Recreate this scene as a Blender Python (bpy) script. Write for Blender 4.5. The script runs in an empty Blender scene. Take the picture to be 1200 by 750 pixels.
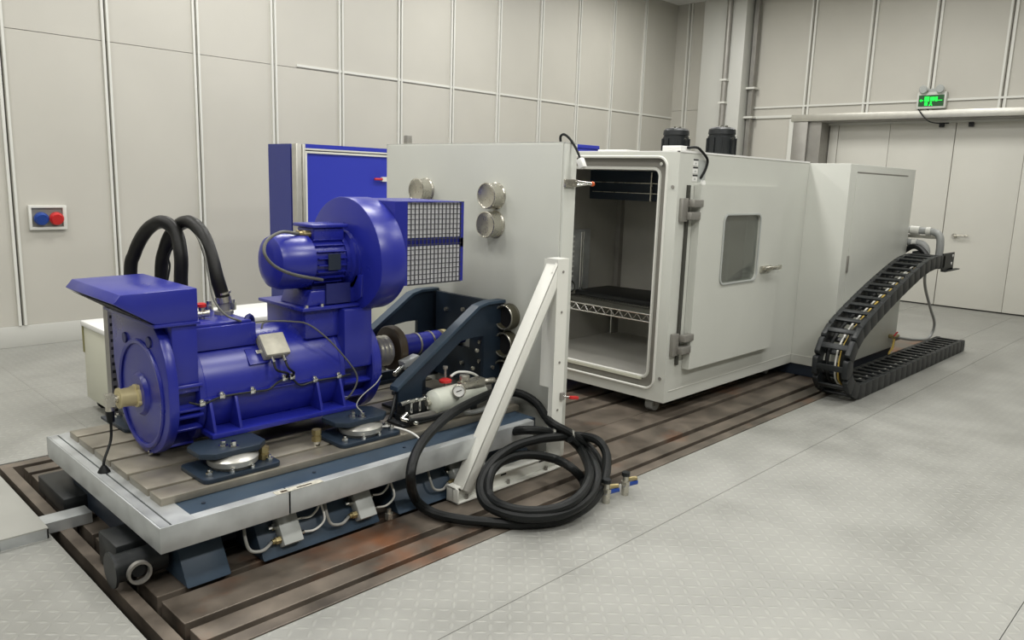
import bpy, math, random
from math import sin, cos, pi, radians
from mathutils import Vector, Matrix
random.seed(7)
S = bpy.context.scene
COL = S.collection

# ------------------------------------------------------------------ camera
CAM = Vector((0, 0, 1.6)); FPX = 911.03
YAW, PIT, ROL = radians(44.048), radians(10.245), radians(-1.846)
cf = Vector((cos(YAW)*cos(PIT), sin(YAW)*cos(PIT), -sin(PIT)))
r0 = Vector((sin(YAW), -cos(YAW), 0)); d0 = cf.cross(r0)
cr = cos(ROL)*r0 + sin(ROL)*d0; cd = -sin(ROL)*r0 + cos(ROL)*d0
cam = bpy.data.cameras.new('camera'); co = bpy.data.objects.new('camera', cam); COL.objects.link(co)
cam.sensor_width = 36; cam.lens = FPX/1200*36; cam.clip_start = .05; cam.clip_end = 100
M = Matrix((cr, -cd, -cf)).transposed().to_4x4(); M.translation = CAM
co.matrix_world = M; S.camera = co

# ------------------------------------------------------------------ world, lights, exposure
w = bpy.data.worlds.new('world'); S.world = w; w.use_nodes = True
w.node_tree.nodes['Background'].inputs[0].default_value = (.9, .95, 1, 1)
w.node_tree.nodes['Background'].inputs[1].default_value = .3
S.view_settings.view_transform = 'Standard'; S.view_settings.look = 'None'
S.view_settings.gamma = 1; S.view_settings.use_curve_mapping = False
S.view_settings.exposure = 0.0
def lamp(x, y, z, sx, sy, power, colr=(1, .985, .95)):
    l = bpy.data.lights.new('ceiling_lamp', 'AREA'); l.shape = 'RECTANGLE'; l.size = sx; l.size_y = sy
    l.energy = power; l.color = colr
    o = bpy.data.objects.new('ceiling_lamp', l); o.location = (x, y, z); COL.objects.link(o)
for lx, px_ in ((-2.4, 46), (.6, 48), (3.6, 62), (6.6, 54), (9.6, 50)):
    for ly, py_ in ((-1.4, 1.05), (1.2, .85), (3.8, 1.0), (6.3, 1.0)):
        if lx > 6 and ly < 0: continue
        lamp(lx, ly, 4.5, 1.2, .5, px_*py_*(1.7 if ly < 0 and lx > 0 else 1))

# ------------------------------------------------------------------ pixel rays onto real planes (for measuring)
def ray(u, v): return cf*FPX + cr*(u-600) + cd*(v-375)
def on(ax, val, u, v):
    a = ray(u, v); return CAM + a*((val-CAM[ax])/a[ax])
def OX(u, v, x): return on(0, x, u, v)
def OY(u, v, y): return on(1, y, u, v)
def OZ(u, v, z=0): return on(2, z, u, v)
def path(*ps):   # (u, v, 'x'|'y'|'z', value) -> points
    return [on('xyz'.index(a), val, u, v) for u, v, a, val in ps]

# ------------------------------------------------------------------ materials
def mat(name, c, rough=.5, metal=0., noise=0., nscale=8., bump=0., bscale=60., spec=.5, coat=0., emit=None, es=1., rvar=0.):
    m = bpy.data.materials.new(name); m.use_nodes = True
    nt = m.node_tree; N = nt.nodes; L = nt.links; b = N['Principled BSDF']
    b.inputs['Base Color'].default_value = (*c, 1); b.inputs['Roughness'].default_value = rough
    b.inputs['Metallic'].default_value = metal; b.inputs['Specular IOR Level'].default_value = spec
    b.inputs['Coat Weight'].default_value = coat; b.inputs['Coat Roughness'].default_value = .1
    if emit: b.inputs['Emission Color'].default_value = (*emit, 1); b.inputs['Emission Strength'].default_value = es
    if noise or bump or rvar:
        g = N.new('ShaderNodeNewGeometry')
        n = N.new('ShaderNodeTexNoise'); n.inputs['Scale'].default_value = nscale; n.inputs['Detail'].default_value = 6
        L.new(g.outputs['Position'], n.inputs['Vector'])
        if noise:
            mx = N.new('ShaderNodeMix'); mx.data_type = 'RGBA'
            mx.inputs[6].default_value = (*[max(0, x*(1-noise)) for x in c], 1)
            mx.inputs[7].default_value = (*[min(1, x*(1+noise)) for x in c], 1)
            rp = N.new('ShaderNodeMapRange'); rp.inputs[1].default_value = .3; rp.inputs[2].default_value = .7
            L.new(n.outputs[0], rp.inputs[0]); L.new(rp.outputs[0], mx.inputs[0]); L.new(mx.outputs[2], b.inputs['Base Color'])
        if rvar:
            r2 = N.new('ShaderNodeMapRange'); r2.inputs[1].default_value = .3; r2.inputs[2].default_value = .7
            r2.inputs[3].default_value = max(.05, rough-rvar); r2.inputs[4].default_value = rough+rvar
            L.new(n.outputs[0], r2.inputs[0]); L.new(r2.outputs[0], b.inputs['Roughness'])
        if bump:
            n2 = N.new('ShaderNodeTexNoise'); n2.inputs['Scale'].default_value = bscale; L.new(g.outputs['Position'], n2.inputs['Vector'])
            bp = N.new('ShaderNodeBump'); bp.inputs['Strength'].default_value = bump; bp.inputs['Distance'].default_value = .004
            L.new(n2.outputs[0], bp.inputs['Height']); L.new(bp.outputs[0], b.inputs['Normal'])
    return m

def tread_mat():   # aluminium-painted tread plate: small lozenges in alternating directions
    m = mat('tread_plate', (.295, .295, .272), .48, .15, noise=.10, nscale=2.6, rvar=.12)
    nt = m.node_tree; N = nt.nodes; L = nt.links; b = N['Principled BSDF']
    g = N.new('ShaderNodeNewGeometry')
    rot = N.new('ShaderNodeVectorRotate'); rot.rotation_type = 'Z_AXIS'; rot.inputs['Angle'].default_value = 0
    L.new(g.outputs['Position'], rot.inputs['Vector'])
    sc = N.new('ShaderNodeVectorMath'); sc.operation = 'SCALE'; sc.inputs['Scale'].default_value = 1/.05
    L.new(rot.outputs[0], sc.inputs[0])
    fl = N.new('ShaderNodeVectorMath'); fl.operation = 'FLOOR'; L.new(sc.outputs[0], fl.inputs[0])
    fr = N.new('ShaderNodeVectorMath'); fr.operation = 'FRACTION'; L.new(sc.outputs[0], fr.inputs[0])
    sub = N.new('ShaderNodeVectorMath'); sub.operation = 'SUBTRACT'; sub.inputs[1].default_value = (.5, .5, 0); L.new(fr.outputs[0], sub.inputs[0])
    sf = N.new('ShaderNodeSeparateXYZ'); L.new(fl.outputs[0], sf.inputs[0])
    def mth(op, a, bb=None):
        n = N.new('ShaderNodeMath'); n.operation = op
        for i, q in enumerate((a, bb)):
            if q is None: continue
            if isinstance(q, (int, float)): n.inputs[i].default_value = q
            else: L.new(q, n.inputs[i])
        return n.outputs[0]
    par = mth('FLOORED_MODULO', mth('ADD', sf.outputs[0], sf.outputs[1]), 2)
    ang = mth('MULTIPLY', mth('SUBTRACT', par, .5), pi/2)
    r2 = N.new('ShaderNodeVectorRotate'); r2.rotation_type = 'Z_AXIS'; L.new(sub.outputs[0], r2.inputs['Vector']); L.new(ang, r2.inputs['Angle'])
    sp = N.new('ShaderNodeSeparateXYZ'); L.new(r2.outputs[0], sp.inputs[0])
    e = mth('ADD', mth('POWER', mth('ABSOLUTE', mth('DIVIDE', sp.outputs[0], .5)), 2), mth('POWER', mth('ABSOLUTE', mth('DIVIDE', sp.outputs[1], .17)), 2))
    h = N.new('ShaderNodeMapRange'); h.inputs[1].default_value = 1.0; h.inputs[2].default_value = .2; L.new(e, h.inputs[0])
    bp = N.new('ShaderNodeBump'); bp.inputs['Strength'].default_value = .42; bp.inputs['Distance'].default_value = .003
    L.new(h.outputs[0], bp.inputs['Height']); L.new(bp.outputs[0], b.inputs['Normal'])
    # worn, brighter crowns
    old = b.inputs['Base Color'].links[0].from_socket
    mx = N.new('ShaderNodeMix'); mx.data_type = 'RGBA'; mx.blend_type = 'MULTIPLY'; mx.inputs[7].default_value = (1.28, 1.28, 1.26, 1)
    L.new(mth('MULTIPLY', h.outputs[0], .4), mx.inputs[0]); L.new(old, mx.inputs[6]); L.new(mx.outputs[2], b.inputs['Base Color'])
    return m

def rail_mat():   # dark machined iron with brown rust and a few orange spots
    m = mat('rail_iron', (.15, .125, .10), .42, .35, noise=.45, nscale=5, rvar=.12)
    nt = m.node_tree; N = nt.nodes; L = nt.links; b = N['Principled BSDF']
    g = N.new('ShaderNodeNewGeometry'); n = N.new('ShaderNodeTexNoise'); n.inputs['Scale'].default_value = 1.7; n.inputs['Detail'].default_value = 5
    L.new(g.outputs['Position'], n.inputs['Vector'])
    rp = N.new('ShaderNodeMapRange'); rp.inputs[1].default_value = .57; rp.inputs[2].default_value = .74; L.new(n.outputs[0], rp.inputs[0])
    mx = N.new('ShaderNodeMix'); mx.data_type = 'RGBA'; mx.inputs[7].default_value = (.24, .085, .028, 1)
    L.new(rp.outputs[0], mx.inputs[0]); L.new(b.inputs['Base Color'].links[0].from_socket, mx.inputs[6]); L.new(mx.outputs[2], b.inputs['Base Color'])
    return m

WALL = mat('wall_panel_paint', (.50, .485, .43), .55, noise=.03, nscale=1.5)
FARW = mat('dark_hall_wall', (.36, .36, .33), .6)
STRIP = mat('joint_strip_paint', (.66, .66, .61), .4)
GAP = mat('dark_gap', (.16, .16, .15), .8)
SKIRT = mat('skirting_paint', (.52, .52, .48), .45)
WHITE = mat('white_enamel', (.57, .58, .53), .42, noise=.02, nscale=3)
WHITE2 = mat('bright_white', (.80, .80, .77), .4)
DOORW = mat('door_paint', (.60, .59, .53), .5, noise=.02, nscale=2)
CREAM = mat('cream_enamel', (.60, .60, .49), .42)
OLIVE = mat('olive_trim', (.20, .19, .07), .5)
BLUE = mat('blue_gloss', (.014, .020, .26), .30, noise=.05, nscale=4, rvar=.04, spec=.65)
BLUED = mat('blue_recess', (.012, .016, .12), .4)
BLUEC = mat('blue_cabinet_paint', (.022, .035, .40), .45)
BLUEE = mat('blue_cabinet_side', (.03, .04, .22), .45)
SLATE_LIT = mat('slate_lit', (.032, .055, .085), .42, noise=.15, nscale=6)  # lighter copy of the slate paint, ceiling reflection put into its colour
SLATED = mat('slate_dark', (.014, .022, .036), .5)
GALV = mat('galvanised_sheet', (.50, .52, .52), .42, .55, noise=.14, nscale=9, rvar=.1)
ALU = mat('aluminium', (.55, .54, .49), .35, .75, noise=.05, nscale=12)
STEEL = mat('stainless', (.55, .53, .46), .28, .85, noise=.06, nscale=20, rvar=.08)
NAVY = mat('navy_slate_paint', (.017, .028, .044), .42, noise=.15, nscale=6, spec=.4)  # darker copy of the same slate, no ceiling reflection in its colour
BRACE = mat('brace_white', (.74, .74, .68), .42)
SHEET = mat('floor_sheet', (.36, .36, .33), .45, .1, noise=.06, nscale=3)
STEELD = mat('stainless_dull', (.30, .29, .265), .45, .5, noise=.1, nscale=5)
INNER = mat('chamber_lining', (.42, .41, .37), .42, .3, noise=.08, nscale=3)
CHROME = mat('chrome', (.75, .75, .72), .15, 1.)
IRON = mat('machined_iron', (.30, .275, .225), .38, .55, noise=.22, nscale=7, rvar=.1)
RAIL = rail_mat()
PIT = mat('pit_dark', (.012, .012, .012), .8)
TREAD = tread_mat()
RUBBER = mat('black_rubber', (.007, .008, .008), .48, bump=.1, bscale=90, spec=.25)
PLASTIC = mat('black_plastic', (.012, .014, .015), .42, spec=.35)
PORTD = mat('shaded_port_bore', (.07, .065, .04), .5)  # shade inside the open steel ports, put into the tube colour
HROD = mat('dark_hinge_rod', (.07, .07, .06), .4, .3)
SEAL = mat('seal_step_grey', (.21, .20, .175), .45)
CABLED = mat('dark_grey_cable', (.10, .10, .085), .5)
SLEEVE = mat('black_sleeve', (.010, .010, .009), .46, bump=.15, bscale=60, spec=.3)
BRASS = mat('brass', (.34, .28, .14), .4, .8)
TAPE = mat('worn_tape', (.52, .50, .42), .7, noise=.3, nscale=60)
RED = mat('red_plastic', (.55, .02, .02), .35)
BLUEP = mat('blue_plastic', (.01, .05, .28), .35)
ORANGE = mat('orange_rubber', (.60, .10, .02), .45)
GREYBOX = mat('grey_enclosure', (.42, .44, .42), .4)
WARMBOX = mat('warm_grey_casting', (.45, .43, .35), .45, .2, noise=.1, nscale=30)
ENC = mat('cream_encoder', (.58, .50, .27), .4, .2)
PVC = mat('grey_pvc', (.32, .33, .32), .4)
BROWN = mat('brown_rubber', (.05, .035, .02), .45)
CABLEG = mat('grey_cable', (.28, .28, .26), .5)
CABLEY = mat('yellow_cable', (.60, .42, .08), .5)
CABLEW = mat('white_cable', (.70, .70, .66), .5)
MESHM = mat('dark_wire', (.05, .05, .06), .5, .2)
FILTER = mat('filter_cloth', (.78, .78, .80), .8)
DARKV = mat('dark_void', (.008, .008, .01), .7)
GREEN = mat('sign_green', (.0, .5, .05), .4, emit=(.0, 1, .05), es=1.1)
GREEND = mat('sign_dark_green', (0, .03, .005), .4, emit=(0, .12, .01), es=.3)
PAPER = mat('paper_label', (.75, .75, .72), .6)
TANK = mat('tank_cream', (.60, .62, .54), .35)
def glass_mat():
    m = mat('window_glass', (.55, .58, .54), .03, spec=.6)
    m.node_tree.nodes['Principled BSDF'].inputs['Transmission Weight'].default_value = .9
    return m
GLASS = glass_mat()

# ------------------------------------------------------------------ mesh helpers
class B:
    def __init__(s): s.v = []; s.f = []
    def add(s, vs, fs):
        o = len(s.v); s.v += [Vector(p) for p in vs]; s.f += [[i+o for i in q] for q in fs]; return s
    def box(s, x0, x1, y0, y1, z0, z1):
        vs = [(x, y, z) for x in (x0, x1) for y in (y0, y1) for z in (z0, z1)]
        return s.add(vs, [(0, 1, 3, 2), (4, 6, 7, 5), (0, 4, 5, 1), (2, 3, 7, 6), (0, 2, 6, 4), (1, 5, 7, 3)])
    def prism(s, ax, poly, a0, a1):
        n = len(poly)
        def P(q, a): return {'x': (a, q[0], q[1]), 'y': (q[0], a, q[1]), 'z': (q[0], q[1], a)}[ax]
        vs = [P(q, a0) for q in poly] + [P(q, a1) for q in poly]
        fs = [list(range(n))[::-1], list(range(n, 2*n))] + [(i, (i+1) % n, n+(i+1) % n, n+i) for i in range(n)]
        return s.add(vs, fs)
    def ring(s, ax, outer, inner, a0, a1):
        n = len(outer)
        def P(q, a): return {'x': (a, q[0], q[1]), 'y': (q[0], a, q[1]), 'z': (q[0], q[1], a)}[ax]
        vs = [P(q, a0) for q in outer]+[P(q, a0) for q in inner]+[P(q, a1) for q in outer]+[P(q, a1) for q in inner]
        fs = []
        for i in range(n):
            j = (i+1) % n
            fs += [(i, n+i, n+j, j), (2*n+i, 2*n+j, 3*n+j, 3*n+i), (i, j, 2*n+j, 2*n+i), (n+i, 3*n+i, 3*n+j, n+j)]
        return s.add(vs, fs)
    def lathe(s, p, d, prof, n=24, closed=False):
        p = Vector(p); d = Vector(d).normalized()
        a = d.orthogonal().normalized(); b = d.cross(a)
        vs = []
        for t, r in prof:
            for k in range(n):
                th = 2*pi*k/n; vs.append(p + d*t + (a*cos(th)+b*sin(th))*r)
        m = len(prof); fs = []
        for i in range(m if closed else m-1):
            j = (i+1) % m
            for k in range(n):
                l = (k+1) % n; fs.append((i*n+k, i*n+l, j*n+l, j*n+k))
        if not closed: fs += [list(range(n))[::-1], list(range((m-1)*n, m*n))]
        return s.add(vs, fs)
    def cyl(s, p0, p1, r0, r1=None, n=16):
        p0 = Vector(p0); p1 = Vector(p1); d = p1-p0
        return s.lathe(p0, d, [(0, r0), (d.length, r0 if r1 is None else r1)], n)
    def tube(s, pts, r, n=8, sub=6, smooth=True):
        pts = [Vector(p) for p in pts]
        if smooth and len(pts) > 2:
            q = []; P = [2*pts[0]-pts[1]] + pts + [2*pts[-1]-pts[-2]]
            for i in range(1, len(P)-2):
                for k in range(sub):
                    t = k/sub; a, b, c, d = P[i-1], P[i], P[i+1], P[i+2]
                    q.append(.5*((2*b)+(c-a)*t+(2*a-5*b+4*c-d)*t*t+(3*b-a-3*c+d)*t**3))
            q.append(pts[-1]); pts = q
        vs = []; nrm = None
        for i, p in enumerate(pts):
            t = (pts[min(i+1, len(pts)-1)]-pts[max(i-1, 0)]).normalized()
            if nrm is None: nrm = t.orthogonal().normalized()
            else: nrm = (nrm - t*nrm.dot(t)).normalized()
            bb = t.cross(nrm)
            vs += [p+(nrm*cos(2*pi*k/n)+bb*sin(2*pi*k/n))*r for k in range(n)]
        fs = [(i*n+k, i*n+(k+1) % n, (i+1)*n+(k+1) % n, (i+1)*n+k) for i in range(len(pts)-1) for k in range(n)]
        fs += [list(range(n))[::-1], list(range((len(pts)-1)*n, len(pts)*n))]
        return s.add(vs, fs)
    def obox(s, c, u, v, w_, su, sv, sw):   # box by centre and axes
        c = Vector(c); u = Vector(u).normalized()*su/2; v = Vector(v).normalized()*sv/2; w_ = Vector(w_).normalized()*sw/2
        vs = [c+a*u+b*v+e*w_ for a in (-1, 1) for b in (-1, 1) for e in (-1, 1)]
        return s.add(vs, [(0, 1, 3, 2), (4, 6, 7, 5), (0, 4, 5, 1), (2, 3, 7, 6), (0, 2, 6, 4), (1, 5, 7, 3)])
def rr(u0, u1, v0, v1, r, n=5):
    out = []
    for cu, cv, a in ((u1-r, v1-r, 0), (u0+r, v1-r, 90), (u0+r, v0+r, 180), (u1-r, v0+r, 270)):
        for k in range(n+1):
            t = radians(a+90*k/n); out.append((cu+r*cos(t), cv+r*sin(t)))
    return out
def origin(o):
    p = Vector((0, 0, 0))
    while o: p += o.location; o = o.parent
    return p
def mesh(b, m, bevel=0, smooth=35, at=(0, 0, 0), name='part'):
    me = bpy.data.meshes.new(name); at = Vector(at)
    me.from_pydata([v-at for v in b.v], [], b.f)
    import bmesh
    bm = bmesh.new(); bm.from_mesh(me); bmesh.ops.recalc_face_normals(bm, faces=bm.faces)
    if bevel:
        es = [e for e in bm.edges if len(e.link_faces) == 2 and e.calc_face_angle() > radians(40)]
        bmesh.ops.bevel(bm, geom=es, offset=bevel, segments=2, profile=.5, affect='EDGES', clamp_overlap=True)
    bm.to_mesh(me); bm.free()
    me.materials.append(m)
    if smooth:
        me.shade_smooth(); me.set_sharp_from_angle(angle=radians(smooth))
    return me
def part(name, b, m, parent=None, bevel=0, smooth=35, label=None):
    at = origin(parent)
    o = bpy.data.objects.new(name, mesh(b, m, bevel, smooth, at, name)); COL.objects.link(o); o.parent = parent
    if label: o['label'] = label
    return o
def tag(o, label, cat, group=None):
    o['label'] = label; o['category'] = cat
    if group: o['group'] = group
    return o
def thing(name, label, cat, loc, group=None):
    o = bpy.data.objects.new(name, None); o.location = loc; o.empty_display_size = .1; COL.objects.link(o)
    return tag(o, label, cat, group)
def single(name, b, m, label, cat, bevel=0, smooth=35, group=None):   # one-mesh thing, origin at its base centre
    lo = Vector([min(v[i] for v in b.v) for i in range(3)]); hi = Vector([max(v[i] for v in b.v) for i in range(3)])
    at = Vector(((lo.x+hi.x)/2, (lo.y+hi.y)/2, lo.z))
    o = bpy.data.objects.new(name, mesh(b, m, bevel, smooth, at, name)); o.location = at; COL.objects.link(o)
    return tag(o, label, cat, group)
def struct(name, b, m, parent=None, bevel=0):
    o = part(name, b, m, parent, bevel)
    if not parent: o['kind'] = 'structure'
    return o
def put(name, me, loc, parent, rot=None):   # a piece that shares mesh data
    o = bpy.data.objects.new(name, me); o.location = Vector(loc)-origin(parent); o.parent = parent
    if rot: o.rotation_euler = rot
    COL.objects.link(o); return o

# ================================================================== SETTING
YW, XW, H = 7.81, 11.9, 4.6      # left wall, back wall, ceiling
Y0, Y1, XB0, XB1 = 2.33, 4.725, .90, 9.2   # the sunk rail bed
fl = struct('floor', B().box(-8, 14, -6, 8.2, -.35, -.30), PIT)
def plates(xs, ys):
    for i in range(len(xs)-1):
        for j in range(len(ys)-1):
            part('floor_plate', B().box(xs[i]+.0006, xs[i+1]-.0006, ys[j]+.0015, ys[j+1]-.0015, -.03, 0), TREAD, fl, smooth=0)
plates([-8, -5.5, -3.5, -1, 1.4, 3.45, 5.9, 8.3, 10.8, 12.5], [-6, -4.3, -2.6, -.9, .5, 1.89])
plates([-8, -5.5, -3.5, -1, .9, 3.45, 5.9, 9.2, 12.5], [1.89, Y0])
plates([-8, -5.5, -3.5, -1, XB0], [Y0, 3.6, Y1])
plates([XB1, 12.5], [Y0, 3.5, Y1])
plates([-8, -5.5, -3.5, -1, 1.5, 4, 6.5, 9, 12.5], [Y1, 6.25, YW])
# iron slabs of the bed, with open T-slots between them
part('pit_bottom', B().box(XB0, XB1, Y0, Y1, -.16, -.14), PIT, fl)
edges = [2.338, 2.402, 2.440, 2.54, 2.585, 2.79, 2.83, 3.02, 3.024, 3.29, 3.33, 3.50, 3.54, 3.72, 3.76, 4.02, 4.024, 4.235, 4.275, 4.47, 4.515, 4.605, 4.645, 4.71]
for k in range(0, len(edges), 2):
    first = k == 0 or k == len(edges)-2
    b = B().box(1.035 if not first else XB0+.04, XB1, edges[k], edges[k+1], -.13, -.004 if not first else 0)
    part('rail_slab', b, RAIL, fl, bevel=.003, smooth=0)
part('border_strip', B().box(XB0+.04, XB0+.09, Y0+.08, Y1-.085, -.13, 0), RAIL, fl, smooth=0)

wl = struct('wall_left', B().box(-8, 12.5, YW+.03, YW+.12, 0, H), GAP)
sx = [-7.29+.83*k for k in range(0, 24)]
sx = [x for x in sx if x < 11.7]
sp_m = mesh(B().box(-.034, -.012, -.022, .0, .19, H).box(.010, .030, -.022, 0, .19, H), STRIP)
for k in range(len(sx)):
    x0 = sx[k]; x1 = sx[k+1] if k+1 < len(sx) else 12.0
    part('wall_panel', B().box(x0+.006, x1-.006, YW, YW+.03, .19, 2.71), WALL, wl, smooth=0)
    part('wall_panel', B().box(x0+.006, x1-.006, YW, YW+.03, 2.715, H), WALL, wl, smooth=0)
    put('joint_strip', sp_m, (x0, YW, 0), wl)
t1 = struct('trim_1', B().box(4.6, 12.0, YW-.012, YW, 2.725, 2.75), STRIP)
struct('baseboard_left', B().box(-6, 12, YW-.012, YW+.03, 0, .188), SKIRT, bevel=.004)

wb = struct('wall_back', B().box(XW+.5, XW+.6, -6, 8.2, 0, H), GAP)
DY0, DY1, DZ = .6, 5.14, 2.60    # doorway in the back wall
ys = [8.0, 7.55, 6.333, 5.404, 4.515, 3.662, 2.781, 1.9, 1.0, .1, -.9, -1.9, -2.9, -3.9, -4.9, -6]
bs_m = mesh(B().box(-.022, 0, -.05, -.022, 0, 1).box(-.022, 0, .015, .043, 0, 1), STRIP)
for k in range(len(ys)-1):
    a, c = ys[k+1], ys[k]
    def pan(a, c, z0, z1): part('wall_panel', B().box(XW, XW+.06, a+.006, c-.006, z0, z1), WALL, wb, smooth=0)
    pan(a, c, 2.86, H)
    if a >= 5.3 or c <= .7: pan(a, c, 0, 2.855)
    else:
        pan(a, c, DZ+.1, 2.855)
    o = put('joint_strip', bs_m, (XW, c, 2.70 if a < 5.5 and c > .5 else 0), wb); o.scale = (1, 1, H-(2.70 if a < 5.5 and c > .5 else 0))
part('doorway_reveal', B().box(XW+.02, XW+.5, DY1, DY1+.20, 0, DZ+.1).box(XW+.02, XW+.5, DY0-.1, DY0, 0, DZ+.1).box(XW+.02, XW+.5, DY0, DY1, DZ, DZ+.1), STEELD, wb)
struct('trim_2', B().box(XW-.025, XW, -6, 6.30, 2.835, 2.862), STRIP)
struct('trim_3', B().box(XW-.03, XW, 5.60, 6.30, 2.68, 2.72), STRIP)
struct('trim_4', B().box(XW-.045, XW+.02, .4, 5.60, 2.615, 2.715), ALU, bevel=.004)       # header beam over the door
struct('trim_5', B().box(XW-.03, XW+.02, 5.335, 5.565, 0, 2.615), STEELD, bevel=.003)       # steel jamb
struct('trim_6', B().box(XW-.03, XW, 5.56, 5.63, 0, 2.66), STRIP)
XD = 12.22
d1 = struct('door_1', B().box(XD+.06, XD+.1, DY0, DY1, 0, DZ), GAP)
for a, c in ((.62, 1.55), (1.555, 2.51), (2.515, 3.365), (3.375, 4.24), (4.245, 4.99), (5.0, 5.13)):
    part('door_leaf', B().box(XD, XD+.06, a, c, .02, DZ-.03), DOORW, d1, bevel=.003)
part('door_head', B().box(XD-.03, XD+.06, DY0, DY1, DZ-.03, DZ), STRIP, d1)
hd = part('door_handle', B().cyl((XD, 3.21, 1.02), (XD-.05, 3.21, 1.02), .03).cyl((XD-.055, 3.21, 1.02), (XD-.055, 3.03, 1.03), .012), STEEL, d1)
for yy in (3.55, 3.18):
    part('door_contact', B().box(XD-.04, XD, yy-.03, yy+.03, 2.51, 2.57), PLASTIC, d1)
struct('trim_7', B().box(XW-.32, XW, 6.35, 7.10, 0, H), SKIRT, bevel=.01)      # grey boxed column in the corner
struct('wall_right', B().box(-8.1, 14, -6.1, -6, 0, H), FARW)
struct('wall_front', B().box(-8.1, -8, -6, 8.2, 0, H), FARW)
struct('ceiling', B().box(-8.1, 14, -6.1, 8.2, H, H+.1), WHITE2)

# conduits beside the column
t = thing('conduit', 'dark vertical conduit pipe running down the front of the grey corner column', 'pipe', (11.54, 6.62, 2.0))
part('pipe', B().cyl((11.54, 6.62, 1.2), (11.54, 6.62, H), .045), STEELD, t)
for z in (2.9, 3.25): part('clamp', B().box(11.48, 11.585, 6.565, 6.675, z, z+.03), STRIP, t)
t = thing('cable_tray', 'slim perforated steel cable tray between grey column and back wall panels', 'cable tray', (11.84, 6.28, 0))
part('tray', B().box(11.80, 11.84, 6.24, 6.33, 0, H).box(11.76, 11.80, 6.24, 6.25, 0, H), STEELD, t)
for z in (2.68, 3.13): part('clamp', B().box(11.74, 11.90, 6.20, 6.36, z, z+.03), STRIP, t)

# wall socket box
t = thing('socket_box', 'recessed white-framed wall box with blue and red industrial sockets on left wall', 'socket', (2.095, 7.80, 1.045))
part('frame', B().ring('y', [(1.945, 1.03), (2.245, 1.03), (2.245, 1.245), (1.945, 1.245)], [(1.968, 1.055), (2.215, 1.055), (2.215, 1.222), (1.968, 1.222)], 7.775, YW), STRIP, t, bevel=.003)
part('back_plate', B().box(1.968, 2.215, 7.80, 7.809, 1.055, 1.222), STEELD, t)
for x, m_, l in ((2.035, BLUEP, 'blue round socket'), (2.155, RED, 'red round socket')):
    part('socket', B().lathe((x, 7.80, 1.14), (0, -1, -.25), [(0, .045), (.03, .05), (.035, .058), (.055, .058), (.06, .05), (.075, .045)], 20), m_, t, label=l)

# exit sign
xs_ = XW-.06
t = thing('exit_sign', 'green lit emergency exit sign with two lamp heads above the big door', 'sign', (xs_, 3.62, 2.74))
part('housing', B().box(xs_-.01, XW, 3.43, 3.80, 2.735, 2.955), WHITE, t, bevel=.006)
part('screen', B().box(xs_-.014, xs_-.009, 3.455, 3.775, 2.765, 2.915), GREEND, t)
g = B(); X_ = xs_-.018
def gb(y0, y1, z0, z1): g.box(X_, X_+.004, y0, y1, z0, z1)
gb(3.715, 3.755, 2.838, 2.850); g.prism('x', [(3.765, 2.844), (3.738, 2.864), (3.738, 2.824)], X_, X_+.004)     # arrow
gb(3.475, 3.53, 2.838, 2.846)
gb(3.64, 3.70, 2.83, 2.895); gb(3.655, 3.695, 2.775, 2.822); gb(3.57, 3.628, 2.835, 2.888); gb(3.535, 3.562, 2.83, 2.89)   # lit panels
g.lathe((X_, 3.615, 2.815), (1, 0, 0), [(0, .012), (.004, .012)], 10)      # running figure
g.prism('x', [(3.625, 2.80), (3.605, 2.80), (3.59, 2.775), (3.60, 2.77), (3.613, 2.787), (3.63, 2.768), (3.64, 2.775)], X_, X_+.004)
part('pictogram', g, GREEN, t)
for y in (3.72, 3.51):
    part('lamp_head', B().lathe((xs_-.0, y, 2.995), (-1, 0, -.15), [(0, .03), (.01, .045), (.05, .055), (.06, .045)], 16).box(xs_, xs_+.03, y-.015, y+.015, 2.95, 2.99), GREYBOX, t)
part('lamp_bracket', B().box(xs_+.01, XW, 3.56, 3.67, 2.955, 3.0), GREYBOX, t)
b = B().tube(path((1074, 124, 'x', XW-.06), (1078, 131, 'x', XW-.06), (1084, 138.5, 'x', XW-.06), (1090, 142.8, 'x', XW-.035), (1100, 144.5, 'x', 12.02), (1112, 144.2, 'x', 12.16)), .008)
single('sign_cable', b, PLASTIC, 'thin black cable drooping from the exit sign to the door top', 'cable')

# ================================================================== TEST BENCH
AX, AZ = 3.52, .605      # motor axis
bench = thing('test_bench', 'low slate and galvanised test bench carrying the blue motor', 'workbench', (2.1, 3.44, 0))
def ped(x0, x1):
    return B().prism('x', [(2.80, 0), (2.93, .20), (4.12, .20), (4.25, 0)], x0, x1)
for x0, x1 in ((1.14, 1.32), (1.46, 2.05), (2.16, 3.12)):
    part('pedestal', ped(x0, x1), SLATE_LIT, bench, bevel=.006)
part('foot_pad', B().box(1.0, 1.16, 3.80, 4.20, 0, .085), PLASTIC, bench, bevel=.008)
part('core_beam', B().box(1.10, 3.12, 3.05, 4.0, .02, .21), SLATED, bench)
part('table_body', B().box(1.08, 3.13, 2.82, 4.08, .205, .285), SLATED, bench)
part('apron_panel', B().box(1.03, 1.038, 2.765, 4.115, .198, .30), GALV, bench, bevel=.002)
part('apron_panel', B().box(1.03, 1.556, 2.757, 2.765, .198, .30), GALV, bench, bevel=.002)
part('apron_panel', B().box(1.564, 3.05, 2.757, 2.765, .198, .30), GALV, bench, bevel=.002)
part('apron_panel', B().box(1.03, 3.1, 4.107, 4.115, .198, .30), GALV, bench, bevel=.002)
part('edge_strip', B().box(1.038, 1.072, 2.765, 4.107, .285, .30), GALV, bench)
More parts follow.
